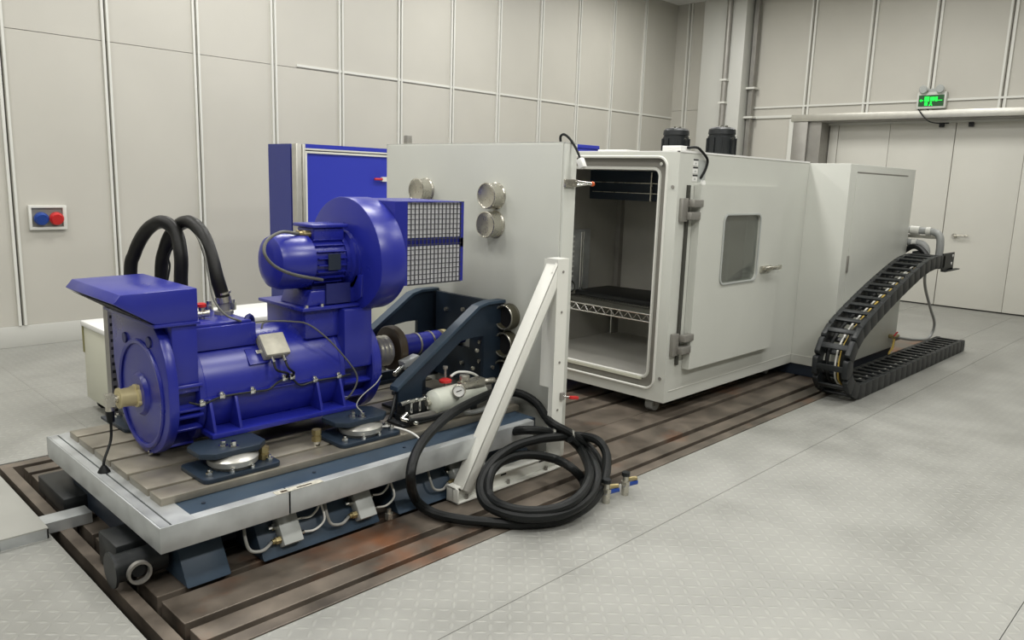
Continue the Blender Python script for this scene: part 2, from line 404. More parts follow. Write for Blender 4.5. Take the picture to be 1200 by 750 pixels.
part('cover_sheet', B().box(1.080, 1.165, 2.765, 4.107, .285, .299), GALV, bench)
part('edge_strip', B().box(1.165, 1.556, 2.765, 2.805, .285, .30), GALV, bench)
part('edge_strip', B().box(1.564, 3.05, 2.765, 2.805, .285, .30), GALV, bench)
part('edge_strip', B().box(1.165, 3.1, 4.07, 4.107, .285, .30), GALV, bench)
part('side_strip', B().box(1.165, 3.1, 2.806, 2.955, .285, .296), SLATE_LIT, bench)
for x in (1.25, 1.75, 2.25, 2.75): part('screw', B().cyl((x, 2.88, .295), (x, 2.88, .300), .008, n=8), SLATED, bench)
for y0, y1 in ((2.95, 3.060), (3.083, 3.276), (3.299, 3.488), (3.511, 3.698), (3.721, 3.908), (3.931, 4.04)):
    part('slot_strip', B().box(1.112, 3.13, y0, y1, .297, .33), IRON, bench, bevel=.003)
# adjuster under the left end
part('gear_block', B().box(.97, 1.10, 3.05, 3.25, 0, .14), PLASTIC, bench, bevel=.01)
part('adjuster', B().cyl((.93, 2.97, .09), (1.12, 2.97, .09), .055, n=20).cyl((.92, 2.97, .09), (.93, 2.97, .09), .07, n=20).cyl((1.0, 2.90, .09), (1.0, 3.05, .09), .025), PLASTIC, bench)
part('adjuster_ring', B().lathe((1.0, 2.885, .085), (0, 1, 0), [(0, .035), (0, .045), (.02, .045), (.02, .035)], 20, closed=True), STEELD, bench)
part('worn_tape', B().box(1.50, 1.72, 2.7555, 2.790, .3003, .3015), TAPE, bench)
part('tape_scuff', B().box(1.525, 1.555, 2.762, 2.778, .3015, .3022).box(1.60, 1.67, 2.765, 2.775, .3015, .3022), BROWN, bench)
part('floor_bolt', B().cyl((2.10, 2.80, 0), (2.10, 2.80, .03), .02, n=6).cyl((2.10, 2.80, .03), (2.10, 2.80, .05), .01, n=8), STEEL, bench)

# junction boxes on the bench side
def jbox(x, name_l, z=.095, y=2.832):
    nrm = Vector((0, -.84, .545)).normalized(); up = Vector((0, .545, .84))
    c = Vector((x, y, z))
    t = thing('junction_box', name_l, 'junction box', c, 'junction boxes on the bench base')
    part('enclosure', B().obox(c, (1, 0, 0), up, nrm, .092, .125, .05), GREYBOX, t, bevel=.004)
    for k in (-.03, .03):
        p = c+up*k; part('cable_gland', B().cyl(p+Vector((-.046, 0, 0)), p+Vector((-.07, 0, 0)), .016, n=6).cyl(p+Vector((-.07, 0, 0)), p+Vector((-.085, 0, 0)), .012, n=10), BRASS if k < 0 else CHROME, t)
        part('cable_gland', B().cyl(p+Vector((.046, 0, 0)), p+Vector((.066, 0, 0)), .009, n=8), CHROME, t)
    return c, up
for x, l in ((1.590, 'light grey junction box on bench base nearest the front corner'), (1.972, 'light grey junction box on bench base, middle of three'), (2.565, 'light grey junction box on bench base half behind the white diagonal brace')):
    c, up = jbox(x, l)
    n1 = Vector((0, -.05, 0))
    a = c+up*-.03+Vector((-.085, 0, 0))
    single('sensor_cable', B().tube([a, a+Vector((-.05, -.02, -.012)), a+Vector((-.10, -.015, .0)), a+Vector((-.115, .0, .045)), a+Vector((-.10, .05, .11))], .007),
           CABLEG, 'pale cable looping out of the left glands of %s junction box' % {1.590: 'the front corner', 1.972: 'the middle', 2.565: 'the braced'}[x], 'cable')
    a = c+up*-.03+Vector((.066, 0, 0)); d_ = c+up*.03+Vector((.066, 0, 0))
    single('sensor_cable', B().tube([a, a+Vector((.05, -.012, .0)), a+Vector((.10, -.005, .03)), a+Vector((.105, .03, .09))], .005).tube([d_, d_+Vector((.05, -.01, .0)), d_+Vector((.095, .0, .03)), d_+Vector((.10, .03, .05))], .005),
           CABLEW, 'pair of thin white cables leaving the right side of %s junction box' % {1.590: 'the front corner', 1.972: 'the middle', 2.565: 'the braced'}[x], 'cable')

# vibration mounts
def mount(cx, cy, lab, grp='machine mounts under the motor'):
    o = -1 if cy < AX else 1      # outward side
    t = thing('machine_mount', lab, 'machine mount', (cx, cy, .33), grp)
    part('base_plate', B().prism('z', rr(cx-.175, cx+.175, cy-.125, cy+.125, .03, 3), .33, .350), NAVY, t, bevel=.003)
    part('steel_disc', B().lathe((cx, cy+o*.015, .350), (0, 0, 1), [(0, .09), (.010, .095), (.016, .105), (.040, .108), (.046, .10), (.058, .06)], 28), ALU, t)
    y0, y1 = sorted((cy+o*.07, cy-o*.14)); c0 = .045
    part('top_plate', B().prism('z', [(cx-.15, y0+c0), (cx-.10, y0), (cx+.10, y0), (cx+.15, y0+c0), (cx+.15, y1-c0), (cx+.10, y1), (cx-.10, y1), (cx-.15, y1-c0)], .406, .432), NAVY, t, bevel=.004)
    for dx, dy in ((-.135, .085), (.135, .085), (.04, .115), (-.05, .115), (.145, .03)):
        r_ = .015 if abs(dx) > .1 else .011
        part('bolt', B().cyl((cx+dx, cy+o*dy, .350), (cx+dx, cy+o*dy, .350+r_*1.2), r_, n=6).cyl((cx+dx, cy+o*dy, .350), (cx+dx, cy+o*dy, .350+r_*2), r_*.5, n=8), CHROME, t)
    for dx, dy in ((.0, .030), (-.03, -.005)):
        part('bolt', B().cyl((cx+dx, cy+o*dy, .432), (cx+dx, cy+o*dy, .437), .02, n=16).cyl((cx+dx, cy+o*dy, .437), (cx+dx, cy+o*dy, .458), .013, n=6), CHROME, t)
mount(1.47, 3.09, 'slate vibration mount under the near front foot of the blue motor')
mount(2.13, 3.09, 'slate vibration mount under the near rear foot, beside the valve manifold')
mount(1.47, 3.95, 'slate vibration mount under the far front foot behind the round flange')
mount(2.13, 3.95, 'slate vibration mount hidden behind the motor at its far rear foot')
for x, y, l in ((1.60, 3.045, 'small brass hex fitting standing beside the front mount'), (1.90, 3.10, 'small brass hex fitting standing beside the rear mount')):
    t = thing('brass_fitting', l, 'fitting', (x, y, .33))
    part('stud', B().cyl((x, y, .33), (x, y, .352), .018, n=10), CHROME, t)
    part('hex_body', B().cyl((x, y, .352), (x, y, .376), .024, n=6).cyl((x, y, .376), (x, y, .384), .018, n=12).cyl((x, y, .384), (x, y, .408), .023, n=6), BRASS, t)

# ================================================================== MOTOR
mo = thing('electric_motor', 'large glossy blue electric motor lying along the test bench', 'motor', (1.8, AX, .418))
arc = [(AX+.30*cos(radians(a)), AZ+.272*sin(radians(a))) for a in range(0, -181, -8)]      # right (small y) handled by mirroring below
poly = [(AX-(y-AX), z) for y, z in arc]      # starts at y=3.22, runs under to y=3.82
poly += [(3.85, .70), (3.85, .935), (3.375, .94), (3.295, .885), (3.25, .81), (3.225, .72)]
ff = part('front_flange', B().prism('x', poly, 1.27, 1.315), BLUE, mo, bevel=.006)
part('flange_ring', B().lathe((1.27, AX, AZ), (-1, 0, 0), [(-.01, .228), (.008, .228), (.012, .234), (.012, .245), (.006, .25), (-.01, .25)], 48, closed=True), BLUE, ff)
part('inner_dish', B().lathe((1.272, AX, AZ), (-1, 0, 0), [(-.005, .222), (.003, .222), (.005, .10), (.012, .095), (.022, .085), (.022, .03)], 40), BLUE, ff)
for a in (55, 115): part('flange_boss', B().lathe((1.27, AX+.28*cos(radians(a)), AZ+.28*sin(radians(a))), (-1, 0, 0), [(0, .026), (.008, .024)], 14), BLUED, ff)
part('flange_bolt', B().cyl((1.26, AX-.07, AZ-.258), (1.275, AX-.07, AZ-.258), .012, n=8), CHROME, ff)
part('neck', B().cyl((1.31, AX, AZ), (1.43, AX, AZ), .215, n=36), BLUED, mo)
for a in (-150, -172, 165, 195-360, -120, -30, 8):
    u = Vector((0, cos(radians(a)), sin(radians(a)))); part('gusset', B().obox(Vector((1.37, AX, AZ))+u*.235, (1, 0, 0), u, Vector((1, 0, 0)).cross(u), .13, .07, .014), BLUE, mo, bevel=.003)
eb = part('end_box', B().box(1.315, 1.425, 3.275, 3.845, .64, .948), BLUE, mo, bevel=.005)
part('box_rim', B().box(1.24, 1.435, 3.262, 3.858, .942, .956), BLUE, eb, bevel=.003)
hood = part('cowl', B().prism('y', [(1.25, .956), (1.43, .956), (1.43, 1.098), (1.118, 1.093), (1.088, 1.058)], 3.27, 3.865), BLUE, mo, bevel=.003)
part('cowl_vent', B().prism('y', [(1.243, .957), (1.255, .956), (1.115, 1.035), (1.10, 1.045)], 3.30, 3.83), DARKV, hood)
body = part('body', B().lathe((1.42, AX, AZ), (1, 0, 0), [(0, .235), (.006, .25), (.03, .255), (.035, .25), (.725, .25), (.73, .255), (.754, .25), (.76, .235)], 56), BLUE, mo)
for s_ in (-1, 1): part('seam_ledge', B().box(1.43, 2.17, *sorted((AX+s_*.262, AX+s_*.245)), .598, .604), BLUE, body)
for s in (-1, 1):
    def yy(v): return AX+s*v
    lo, hi = sorted((yy(.20), yy(.325)))
    part('foot_rail', B().box(1.44, 2.20, lo, hi, .432, .455), BLUE, mo, bevel=.004)
    for x in (1.455, 1.575, 1.995, 2.125):
        part('foot_web', B().prism('x', [(yy(.18), .45), (yy(.312), .45), (yy(.266), .60), (yy(.20), .60)], x, x+.014), BLUE, mo, bevel=.002)
ts = part('top_slab', B().box(1.42, 1.735, 3.345, 3.70, .80, .905), BLUE, mo, bevel=.004)
part('slab_lid', B().box(1.43, 1.72, 3.36, 3.685, .905, .918), BLUE, ts, bevel=.003)
eye = OY(292, 377, 3.40)
part('lifting_eye', B().lathe((eye.x, eye.y, eye.z), (.55, -.8, 0), [(-.012, .020), (-.012, .033), (0, .040), (.012, .033), (.012, .020), (0, .016)], 24, closed=True).cyl((eye.x, eye.y, eye.z-.10), (eye.x, eye.y, eye.z-.032), .016).cyl((eye.x, eye.y, eye.z-.045), (eye.x, eye.y, eye.z-.034), .028), BLUED, mo)
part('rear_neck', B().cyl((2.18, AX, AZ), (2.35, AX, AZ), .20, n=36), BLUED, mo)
for a in (150, 172, 195, 218, 30, 8):
    u = Vector((0, cos(radians(a)), sin(radians(a)))); part('gusset', B().obox(Vector((2.265, AX, AZ))+u*.21, (1, 0, 0), u, Vector((1, 0, 0)).cross(u), .17, .07, .014), BLUE, mo, bevel=.003)
part('rear_flange', B().lathe((2.34, AX, AZ), (1, 0, 0), [(0, .10), (0, .255), (.008, .262), (.05, .262), (.058, .255), (.06, .15), (.075, .12)], 48), BLUE, mo)
part('rear_box', B().box(2.175, 2.345, 3.275, 3.74, .62, .932), BLUE, mo, bevel=.012)
part('adapter', B().box(1.985, 2.36, 3.33, 3.71, .79, .935), BLUE, mo, bevel=.01)
# encoder and its cable
e = part('encoder', B().lathe((1.25, AX, AZ-.006), (-1, 0, 0), [(-.005, .052), (.010, .052), (.014, .044), (.07, .040), (.072, .046), (.082, .046), (.084, .02)], 28), ENC, mo)
for a in (0, 90, 180, 270):
    u = Vector((0, cos(radians(a+30)), sin(radians(a+30)))); part('encoder_ear', B().cyl(Vector((1.262, AX, AZ-.006))+u*.05, Vector((1.236, AX, AZ-.006))+u*.05, .011, n=10), ENC, e)
part('plug', B().cyl((1.166, AX, AZ-.006), (1.13, AX, AZ-.006), .018).box(1.115, 1.15, AX-.02, AX+.02, AZ-.035, AZ+.02).cyl((1.132, AX, AZ-.03), (1.132, AX, AZ-.055), .017), STEEL, e)
bt = OZ(122, 553, .30)
t = thing('encoder_cable', 'black cable hanging from the encoder plug down to the bench cover', 'cable', bt)
part('boot', B().cyl((1.132, AX, AZ-.055), (1.134, AX, AZ-.105), .019, .015), RUBBER, t)
part('cord', B().tube([(1.134, AX, AZ-.10), (1.125, AX-.01, .42), bt+Vector((.005, .005, .05)), bt+Vector((0, 0, .01))], .006), RUBBER, t)
part('suction_foot', B().lathe(bt, (0, 0, 1), [(0, .026), (.006, .024), (.03, .009)], 16), RUBBER, t)

# sensor box on the motor flank
phi = radians(41); nrm = Vector((0, -cos(phi), sin(phi))); tan = Vector((0, -sin(phi), -cos(phi)))
jc = Vector((1.80, AX, AZ))+nrm*.28
sb = part('sensor_box', B().obox(jc, (1, 0, 0), tan, nrm, .125, .115, .052), WARMBOX, mo, bevel=.006, label='warm grey cast terminal box')
part('lid_seam', B().obox(jc+nrm*.008, (1, 0, 0), tan, nrm, .127, .117, .003), GAP, sb)
part('mount_tab', B().obox(jc-nrm*.022+tan*.01, (1, 0, 0), tan, nrm, .165, .018, .008), CHROME, sb)
for dx in (-.03, .03):
    p = jc+Vector((dx, 0, 0))+tan*.058; part('gland', B().cyl(p, p+tan*.03, .010, n=8), CHROME, sb)
part('name_plate', B().obox(Vector((1.72, AX, AZ))+nrm*.2505+tan*.025-Vector((.0, 0, 0)), (1, 0, 0), tan, nrm, .10, .085, .006), BLUE, mo, bevel=.002)
for dx in (-.03, .03):
    p = jc+Vector((dx, 0, 0))+tan*.088
    q = Vector((1.845+dx*.5, AX-.262, .635))
    single('sensor_lead', B().tube([p, p+Vector((0, -.03, -.03)), q+Vector((0, -.03, .03)), q], .006), RUBBER, 'short black lead from the %s gland of the grey motor box' % ('left' if dx < 0 else 'right'), 'cable')
# clamps and the cable along the body seam
cl = mesh(B().box(-.013, .013, -.022, 0, -.008, .014).box(-.009, .009, -.014, 0, .012, .022), CHROME, bevel=.003)
cx_ = [(1.425, .585), (1.516, .604), (1.663, .601), (1.825, .635), (1.865, .635), (1.99, .600), (2.125, .598)]
for x, z in cx_: put('cable_clamp', cl, (x, AX-.252, z), mo)
b = B().tube([(1.37, AX-.26, .602)]+[(x, AX-.268, z+.0) for x, z in cx_[:3]]+[(1.74, AX-.268, .598), (1.80, AX-.266, .628), (1.86, AX-.266, .63), (1.91, AX-.268, .59)]+[(x, AX-.268, z-.002) for x, z in cx_[5:]]+[(2.2, AX-.26, .597)], .005)
single('seam_cable', b, PLASTIC, 'thin dark cable clipped along the side seam of the motor body', 'cable')

# ================================================================== BLOWER
BY, BZ = 3.44, 1.15
bl = thing('cooling_blower', 'blue centrifugal blower with fan motor and wire-mesh intake atop the motor', 'blower', (2.25, BY, .935))
part('mounting_flange', B().box(1.955, 2.42, 3.30, 3.74, .935, .952), BLUE, bl, bevel=.004)
for x in (1.985, 2.07, 2.35): part('flange_bolt', B().cyl((x, 3.315, .952), (x, 3.315, .966), .012, n=6), CHROME, bl)
part('outlet_duct', B().prism('x', [(3.335, .95), (3.71, .95), (3.70, 1.02), (3.60, 1.10), (3.26, 1.10), (3.27, .985), (3.305, .965)], 2.27, 2.40), BLUE, bl, bevel=.006)
part('motor_pedestal', B().prism('y', [(1.99, .952), (2.285, .952), (2.285, 1.03), (2.02, 1.03)], 3.33, 3.58), BLUE, bl, bevel=.008)
part('motor_saddle', B().box(2.05, 2.19, 3.37, 3.51, 1.028, 1.045), BLUED, bl)
part('bracket_plate', B().box(2.10, 2.24, 3.318, 3.33, .96, 1.06), BLUED, bl)
def scroll(a):     # involute housing: full radius from the near side over the top, tightening underneath
    a = (a+360) % 360
    if a > 210: return .255+.08*min(1, abs(a-285)/60)**1.3 if a < 345 else .335
    return .335
vol = [(BY-scroll(a)*cos(radians(a)), BZ+scroll(a)*sin(radians(a))) for a in range(0, 360, 5)]
vo = part('volute', B().prism('x', vol, 2.28, 2.435), BLUE, bl, bevel=.004)
part('scroll_rim', B().lathe((2.28, BY, BZ), (-1, 0, 0), [(0, .165), (.008, .165), (.01, .155), (.01, .03)], 36), BLUE, vo)
# filter box: frame + mesh
FX0, FX1, FY0, FY1, FZ0, FZ1 = 2.435, 2.905, 3.205, 3.675, 1.035, 1.472
fb = part('intake_box', B().box(FX0, 2.515, FY0, FY1, FZ0, FZ1).box(2.885, FX1, FY0, FY0+.02, FZ0, FZ1).box(2.885, FX1, FY1-.02, FY1, FZ0, FZ1)
          .box(2.515, FX1, FY1-.012, FY1, 1.225, 1.275).box(2.885, FX1, FY0, FY1, 1.225, 1.275).box(2.515, FX1, FY0, FY1, FZ1-.004, FZ1), BLUE, bl)
def grid(p, du, dv, lu, lv, st, r=.0022):
    g = B(); du = Vector(du); dv = Vector(dv); p = Vector(p); n = du.cross(dv)
    k = 0
    while k*st <= lu+1e-6:
        c = p+du*(k*st)+dv*(lv/2); g.obox(c, du, dv, n, 2*r, lv, 2*r); k += 1
    k = 0
    while k*st <= lv+1e-6:
        c = p+dv*(k*st)+du*(lu/2)+n*r; g.obox(c, du, dv, n, lu, 2*r, 2*r); k += 1
    return g
for pn, (p, u, v, lu, lv) in {'near': ((2.515, FY0+.003, FZ0), (1, 0, 0), (0, 0, 1), .375, .43), 'far': ((2.515, FY1-.003, FZ0), (1, 0, 0), (0, 0, 1), .375, .43),
                              'end': ((FX1-.003, FY0+.02, FZ0), (0, 1, 0), (0, 0, 1), .43, .43), 'bottom': ((2.515, FY0+.01, FZ0), (1, 0, 0), (0, 1, 0), .375, .45)}.items():
    o = part('wire_mesh', grid(p, u, v, lu, lv, .0265 if pn == 'near' else .035, .0021), MESHM, bl, smooth=0); o['kind'] = 'stuff'
for z0, z1 in ((FZ0+.004, 1.236), (1.282, FZ1-.006)):
    part('filter_pad', B().box(2.517, 2.885, FY0+.010, FY0+.02, z0, z1), FILTER, bl)
part('mesh_rail', B().box(2.515, 2.885, FY0+.012, FY0+.016, 1.238, 1.280), BLUE, bl)
# fan motor
fm = part('fan_motor', B().lathe((2.03, BY, BZ+.02), (1, 0, 0), [(0, .118), (.19, .118), (.192, .128), (.215, .128), (.225, .15), (.252, .15)], 32), BLUE, bl)
part('fan_cover', B().lathe((1.85, BY, BZ+.02), (1, 0, 0), [(0, .06), (.004, .095), (.018, .122), (.05, .136), (.19, .138), (.192, .128)], 36), BLUE, fm)
for k in range(24):
    a = radians(15*k+7)
    if 60 < (15*k+7) < 120: continue
    u = Vector((0, cos(a), sin(a))); part('cooling_fin', B().obox(Vector((2.135, BY, BZ+.02))+u*.122, (1, 0, 0), u, Vector((1, 0, 0)).cross(u), .16, .026, .005), BLUE, fm)
part('terminal_box', B().box(2.06, 2.235, 3.36, 3.52, BZ+.12, BZ+.185), BLUE, fm, bevel=.01)
part('terminal_lid', B().box(2.045, 2.25, 3.345, 3.535, BZ+.185, BZ+.203), BLUE, fm, bevel=.006)
part('rating_plate', B().box(2.105, 2.175, BY-.137, BY-.133, BZ-.02, BZ+.06), SLATED, fm)
part('gland', B().cyl((2.06, 3.40, BZ+.155), (2.02, 3.40, BZ+.155), .017, n=8).cyl((2.02, 3.40, BZ+.155), (2.0, 3.40, BZ+.155), .013, n=10), BRASS, fm, label='brass cable gland')
part('gland', B().cyl((2.06, 3.46, BZ+.155), (2.025, 3.46, BZ+.155), .015, n=8), BRASS, fm)
b = B().tube([(2.0, 3.40, BZ+.155)]+path((330, 272, 'y', 3.36), (313, 282, 'y', 3.32), (310, 297, 'y', 3.28), (322, 312, 'y', 3.27), (345, 322, 'y', 3.28))+[OY(378, 328, 3.31)], .008)
single('fan_motor_cable', b, CABLED, 'dark grey cable looping from the fan motor gland down to its bracket', 'cable')
b = B().tube(path((378, 329, 'y', 3.30), (385, 345, 'y', 3.3))+[Vector((2.22, 3.29, .99))], .004)

# cable draped over the rear of the motor body
b = B().tube([Vector((1.79, 3.40, .858))]+path((312, 377, 'y', 3.40), (345, 377, 'y', 3.36), (363, 381, 'y', 3.30), (385, 398, 'y', 3.255), (405, 420, 'y', 3.24), (417, 437, 'y', 3.235), (418, 449, 'y', 3.235), (411, 462, 'y', 3.24), (402, 470, 'y', 3.26)), .0045)
single('rear_cable', b, CABLED, 'thin grey cable running over the top and down the rear of the motor', 'cable')
b = B().tube(path((447, 440, 'y', 3.2), (440, 450, 'y', 3.15), (424, 464, 'y', 3.1), (418, 475, 'y', 3.09))+[Vector((2.13, 3.06, .458))], .003)
single('mount_cable', b, CABLEG, 'thin white wire arching onto the rear vibration mount', 'cable')
b = B().tube(path((443, 500, 'z', .36), (458, 500, 'z', .36), (475, 504, 'z', .36), (487, 510, 'z', .34), (495, 518, 'z', .31)), .005)
single('ground_wire', b, CABLEW, 'pale wire trailing from the rear mount over the bench edge', 'cable')

# hoses arching over the motor
def sleeve_hose(pts, lab):
    t = thing('sleeved_hose', lab, 'hose', pts[-1], 'sleeved hoses arching over the motor')
    part('sleeve', B().tube(pts, .033, n=12, sub=8), SLEEVE, t); return t
P = path((213, 375, 'y', 3.80), (212, 330, 'y', 3.80), (212, 300, 'y', 3.80), (206, 272, 'y', 3.86), (190, 260, 'y', 3.93), (172, 270, 'y', 4.05), (158, 296, 'y', 4.15), (153, 330, 'y', 4.18), (156, 400, 'y', 4.18))
P[-1].z = .36
t = sleeve_hose(P, 'near black sleeved hose arching up behind the blue cowl')
P = path((262, 350, 'y', 3.56), (254, 325, 'y', 3.57), (246, 296, 'y', 3.62), (236, 272, 'y', 3.70), (221, 260, 'y', 3.82), (205, 268, 'y', 3.95), (194, 290, 'y', 4.05), (189, 330, 'y', 4.12), (192, 400, 'y', 4.12))
P[-1].z = .36
t = sleeve_hose(P, 'far black sleeved hose whose end plugs into the motor terminal plate')
c = P[0]
part('clamp_band', B().cyl(c+Vector((.0, 0, -.015)), c+Vector((-.004, 0, .012)), .037, n=12).cyl(c+Vector((0, 0, .025)), c+Vector((-.002, 0, .035)), .036, n=12), STEEL, t)
part('elbow', B().cyl((c.x, c.y, c.z-.015), (c.x, c.y, .918), .028).cyl((c.x, c.y, .918), (c.x, c.y, .935), .045, n=6), STEELD, t)
b = B().tube(path((228, 272, 'y', 3.72), (238, 292, 'y', 3.60), (245, 325, 'y', 3.52), (250, 350, 'y', 3.45), (263, 368, 'y', 3.38), (278, 375, 'y', 3.35), (288, 378, 'y', 3.40)), .005)
single('hose_wire', b, CABLED, 'pale wire running down the far hose and along to the lifting eye', 'cable')
b = B().tube(path((205, 270, 'y', 3.95), (203, 288, 'y', 4.0), (197, 300, 'y', 4.02), (199, 312, 'y', 4.02), (196, 330, 'y', 4.02)), .005)
single('hose_wire', b, PLASTIC, 'thin black wire wriggling down between the two sleeved hoses', 'cable')
t = thing('red_valve', 'small valve with a red knob on the plate behind the cowl', 'valve', (1.53, 3.50, .918))
p = OY(236, 357, 3.5)
part('body', B().cyl((p.x, 3.5, .918), (p.x, 3.5, p.z-.01), .014).cyl((p.x-.02, 3.5, .94), (p.x+.03, 3.48, .945), .016), STEEL, t)
part('knob', B().lathe((p.x, 3.5, p.z-.015), (0, 0, 1), [(0, .012), (.005, .022), (.018, .022), (.024, .012)], 14), RED, t)
for k, (u, v) in enumerate(((245, 362), (272, 360))):
    p = OZ(u, v, .93); single('hose_fitting', B().cyl((p.x, p.y, .918), (p.x, p.y, .955), .02, n=6).cyl((p.x, p.y, .955), (p.x, p.y, .97), .013), CHROME, ('chrome hex fitting left of the hose elbow', 'chrome hex fitting right of the hose elbow')[k], 'fitting')

# strut post
t = thing('strut_post', 'upright perforated steel channel standing behind the motor flange', 'post', (1.34, 4.09, .33))
part('channel', B().box(1.322, 1.328, 4.06, 4.12, .34, .95).box(1.328, 1.365, 4.06, 4.066, .34, .95).box(1.328, 1.365, 4.114, 4.12, .34, .95), STEELD, t)
for k in range(14): part('slot', B().box(1.330, 1.345, 4.0585, 4.0602, .38+k*.04, .395+k*.04), DARKV, t)
part('foot', B().box(1.29, 1.39, 4.03, 4.15, .33, .342), SLATED, t)

# ================================================================== SHAFT LINE AND BEARING FRAME
t = thing('coupling', 'dark round coupling with silver bellows at the rear of the motor', 'coupling', (2.52, AX, AZ))
part('hub', B().cyl((2.418, AX, AZ+.015), (2.50, AX, AZ+.015), .055, n=24), STEELD, t)
part('bellows', B().lathe((2.50, AX, AZ+.015), (1, 0, 0), [(0, .06)]+[(.012+.014*k, .070+(.018 if k % 2 else 0)) for k in range(0, 8)]+[(.125, .05)], 24), ALU, t)
part('disc', B().lathe((2.628, AX, AZ+.025), (1, 0, 0), [(0, .06), (0, .122), (.008, .128), (.045, .128), (.055, .12), (.065, .05)], 32), BROWN, t)
t = thing('torque_shaft', 'blue shaft housing running from the coupling into the slate frame', 'shaft', (2.85, AX, AZ))
part('housing', B().lathe((2.695, AX, AZ+.025), (1, 0, 0), [(0, .04), (.02, .062), (.30, .062), (.325, .04), (.505, .04)], 28), BLUE, t)
for x in (2.82, 2.92): part('clamp_band', B().lathe((x, AX, AZ+.025), (1, 0, 0), [(0, .063), (0, .067), (.012, .067), (.012, .063)], 28, closed=True), STEEL, t)
part('collar', B().lathe((3.02, AX, AZ+.025), (1, 0, 0), [(0, .045), (0, .062), (.03, .062), (.03, .045)], 24, closed=True), ENC, t)
part('stand', B().box(2.70, 2.92, AX-.06, AX+.06, .33, .35).box(2.74, 2.88, AX-.035, AX+.035, .35, .58), SLATED, t)
c = OY(480, 424, 3.36)
t = thing('sensor_block', 'silver sensor block on black plates below the blue shaft', 'sensor', (c.x, c.y, .33))
part('bracket', B().box(c.x-.14, c.x+.14, 3.33, 3.43, .33, .345).prism('y', [(c.x-.1, .345), (c.x+.1, .345), (c.x+.08, c.z-.03), (c.x-.02, c.z-.03)], 3.37, 3.385), PLASTIC, t)
part('block', B().obox(c, (1, 0, .25), (0, 1, 0), (-.25, 0, 1), .11, .06, .05), GALV, t, bevel=.004)
part('sensor_head', B().cyl(c+Vector((.05, -.02, -.01)), c+Vector((.12, -.03, .01)), .022, n=8), STEEL, t)
part('plug', B().cyl(c+Vector((-.05, 0, -.02)), c+Vector((-.12, -.02, -.05)), .014), CHROME, t)
for k, (dx, dy, dz) in enumerate(((0, 0, 0), (.03, .03, -.03), (-.03, -.03, .02))):
    b = B().tube([c+Vector((-.02+dx, -.02+dy, -.02))]+[Vector((c.x-.08+dx, 3.30+dy, c.z-.07+dz)), Vector((c.x-.16+dx, 3.26+dy, .44+dz)), Vector((c.x-.22+dx, 3.22+dy, .37)), Vector((c.x-.26+dx, 3.19+dy, .342))], .009)
    single('sensor_harness', b, PLASTIC, ('lowest', 'middle', 'topmost')[k]+' black cable sagging from the silver sensor block to the bench', 'cable')
bf = thing('bearing_frame', 'dark slate gusseted bearing frame bolted to the white partition panel', 'frame', (2.9, AX, .33))
def loops(y):
    o = [(2.46, .33), (2.46, .50), (3.02, .868), (3.10, .885), (3.235, .885), (3.235, .33)]
    i = [(2.62, .40), (2.62, .50), (2.90, .69), (2.99, .70), (3.08, .70), (3.08, .40)]
    return o, i
for y0, y1 in ((3.20, 3.225), (3.815, 3.84)):
    o, i = loops(0)
    part('side_plate', B().ring('y', o, i, y0, y1), NAVY, bf)
for y0, y1 in ((3.185, 3.25), (3.79, 3.855)):
    part('slope_bar', B().prism('y', [(2.44, .475), (2.44, .50), (3.02, .882), (3.10, .90), (3.235, .90), (3.235, .882), (3.10, .882), (3.035, .868)], y0, y1), SLATE_LIT, bf, bevel=.002, smooth=8)
    part('foot_bar', B().box(2.44, 3.235, y0, y1, .33, .35), NAVY, bf)
part('back_plate', B().ring('x', [(3.255, .35), (3.785, .35), (3.785, .882), (3.255, .882)], [(3.46, .56), (3.58, .56), (3.58, .70), (3.46, .70)], 3.205, 3.235), NAVY, bf)
for y, z in ((3.36, .50), (3.36, .62), (3.36, .78), (3.68, .50), (3.68, .78), (3.52, .80), (3.52, .46)):
    part('bolt', B().cyl((3.205, y, z), (3.19, y, z), .013, n=6), STEEL, bf)
for x, z in ((2.99, .52), (3.02, .62), (3.15, .5)):
    part('bolt', B().cyl((x, 3.20, z), (x, 3.19, z), .012, n=6), STEEL, bf)

# ================================================================== PNEUMATIC UNIT
pn = thing('air_service_unit', 'black valve manifold with silver fittings in front of the slate frame', 'valve manifold', (2.55, 3.12, .33))
part('base', B().box(2.36, 2.98, 3.03, 3.17, .33, .345).box(2.40, 2.62, 3.05, 3.15, .345, .375), PLASTIC, pn, bevel=.003)
part('rail', B().box(2.41, 2.66, 3.03, 3.05, .355, .385), STEELD, pn)
for k in range(5):
    x = 2.42+.055*k
    vb = part('valve', B().box(x-.018, x+.018, 3.07, 3.14, .375, .435), PLASTIC, pn, bevel=.003)
    part('lever', B().cyl((x-.05, 3.07, .447), (x+.03, 3.09, .447), .012).cyl((x+.022, 3.07, .39), (x+.022, 3.07, .445), .009), CHROME, vb)
part('elbow', B().cyl((2.36, 3.045, .38), (2.40, 3.05, .40), .010).cyl((2.36, 3.045, .38), (2.43, 3.0, .35), .011), CHROME, pn)
part('handle_post', B().cyl((2.75, 3.16, .40), (2.75, 3.16, .56), .007).cyl((2.75, 3.16, .56), (2.75, 3.16, .575), .014), STEELD, pn)
p = OY(522, 446, 3.12)
part('knob', B().lathe(p+Vector((0, 0, -.012)), (0, 0, 1), [(0, .02), (.004, .034), (.016, .036), (.024, .02)], 18), RED, pn, label='red round knob')
p0 = OY(508, 471, 3.06); dv = Vector((1, .06, 0))
t = thing('air_tank', 'small cream cylindrical air tank lying in front of the slate frame', 'tank', (p0.x+.15, p0.y, .345))
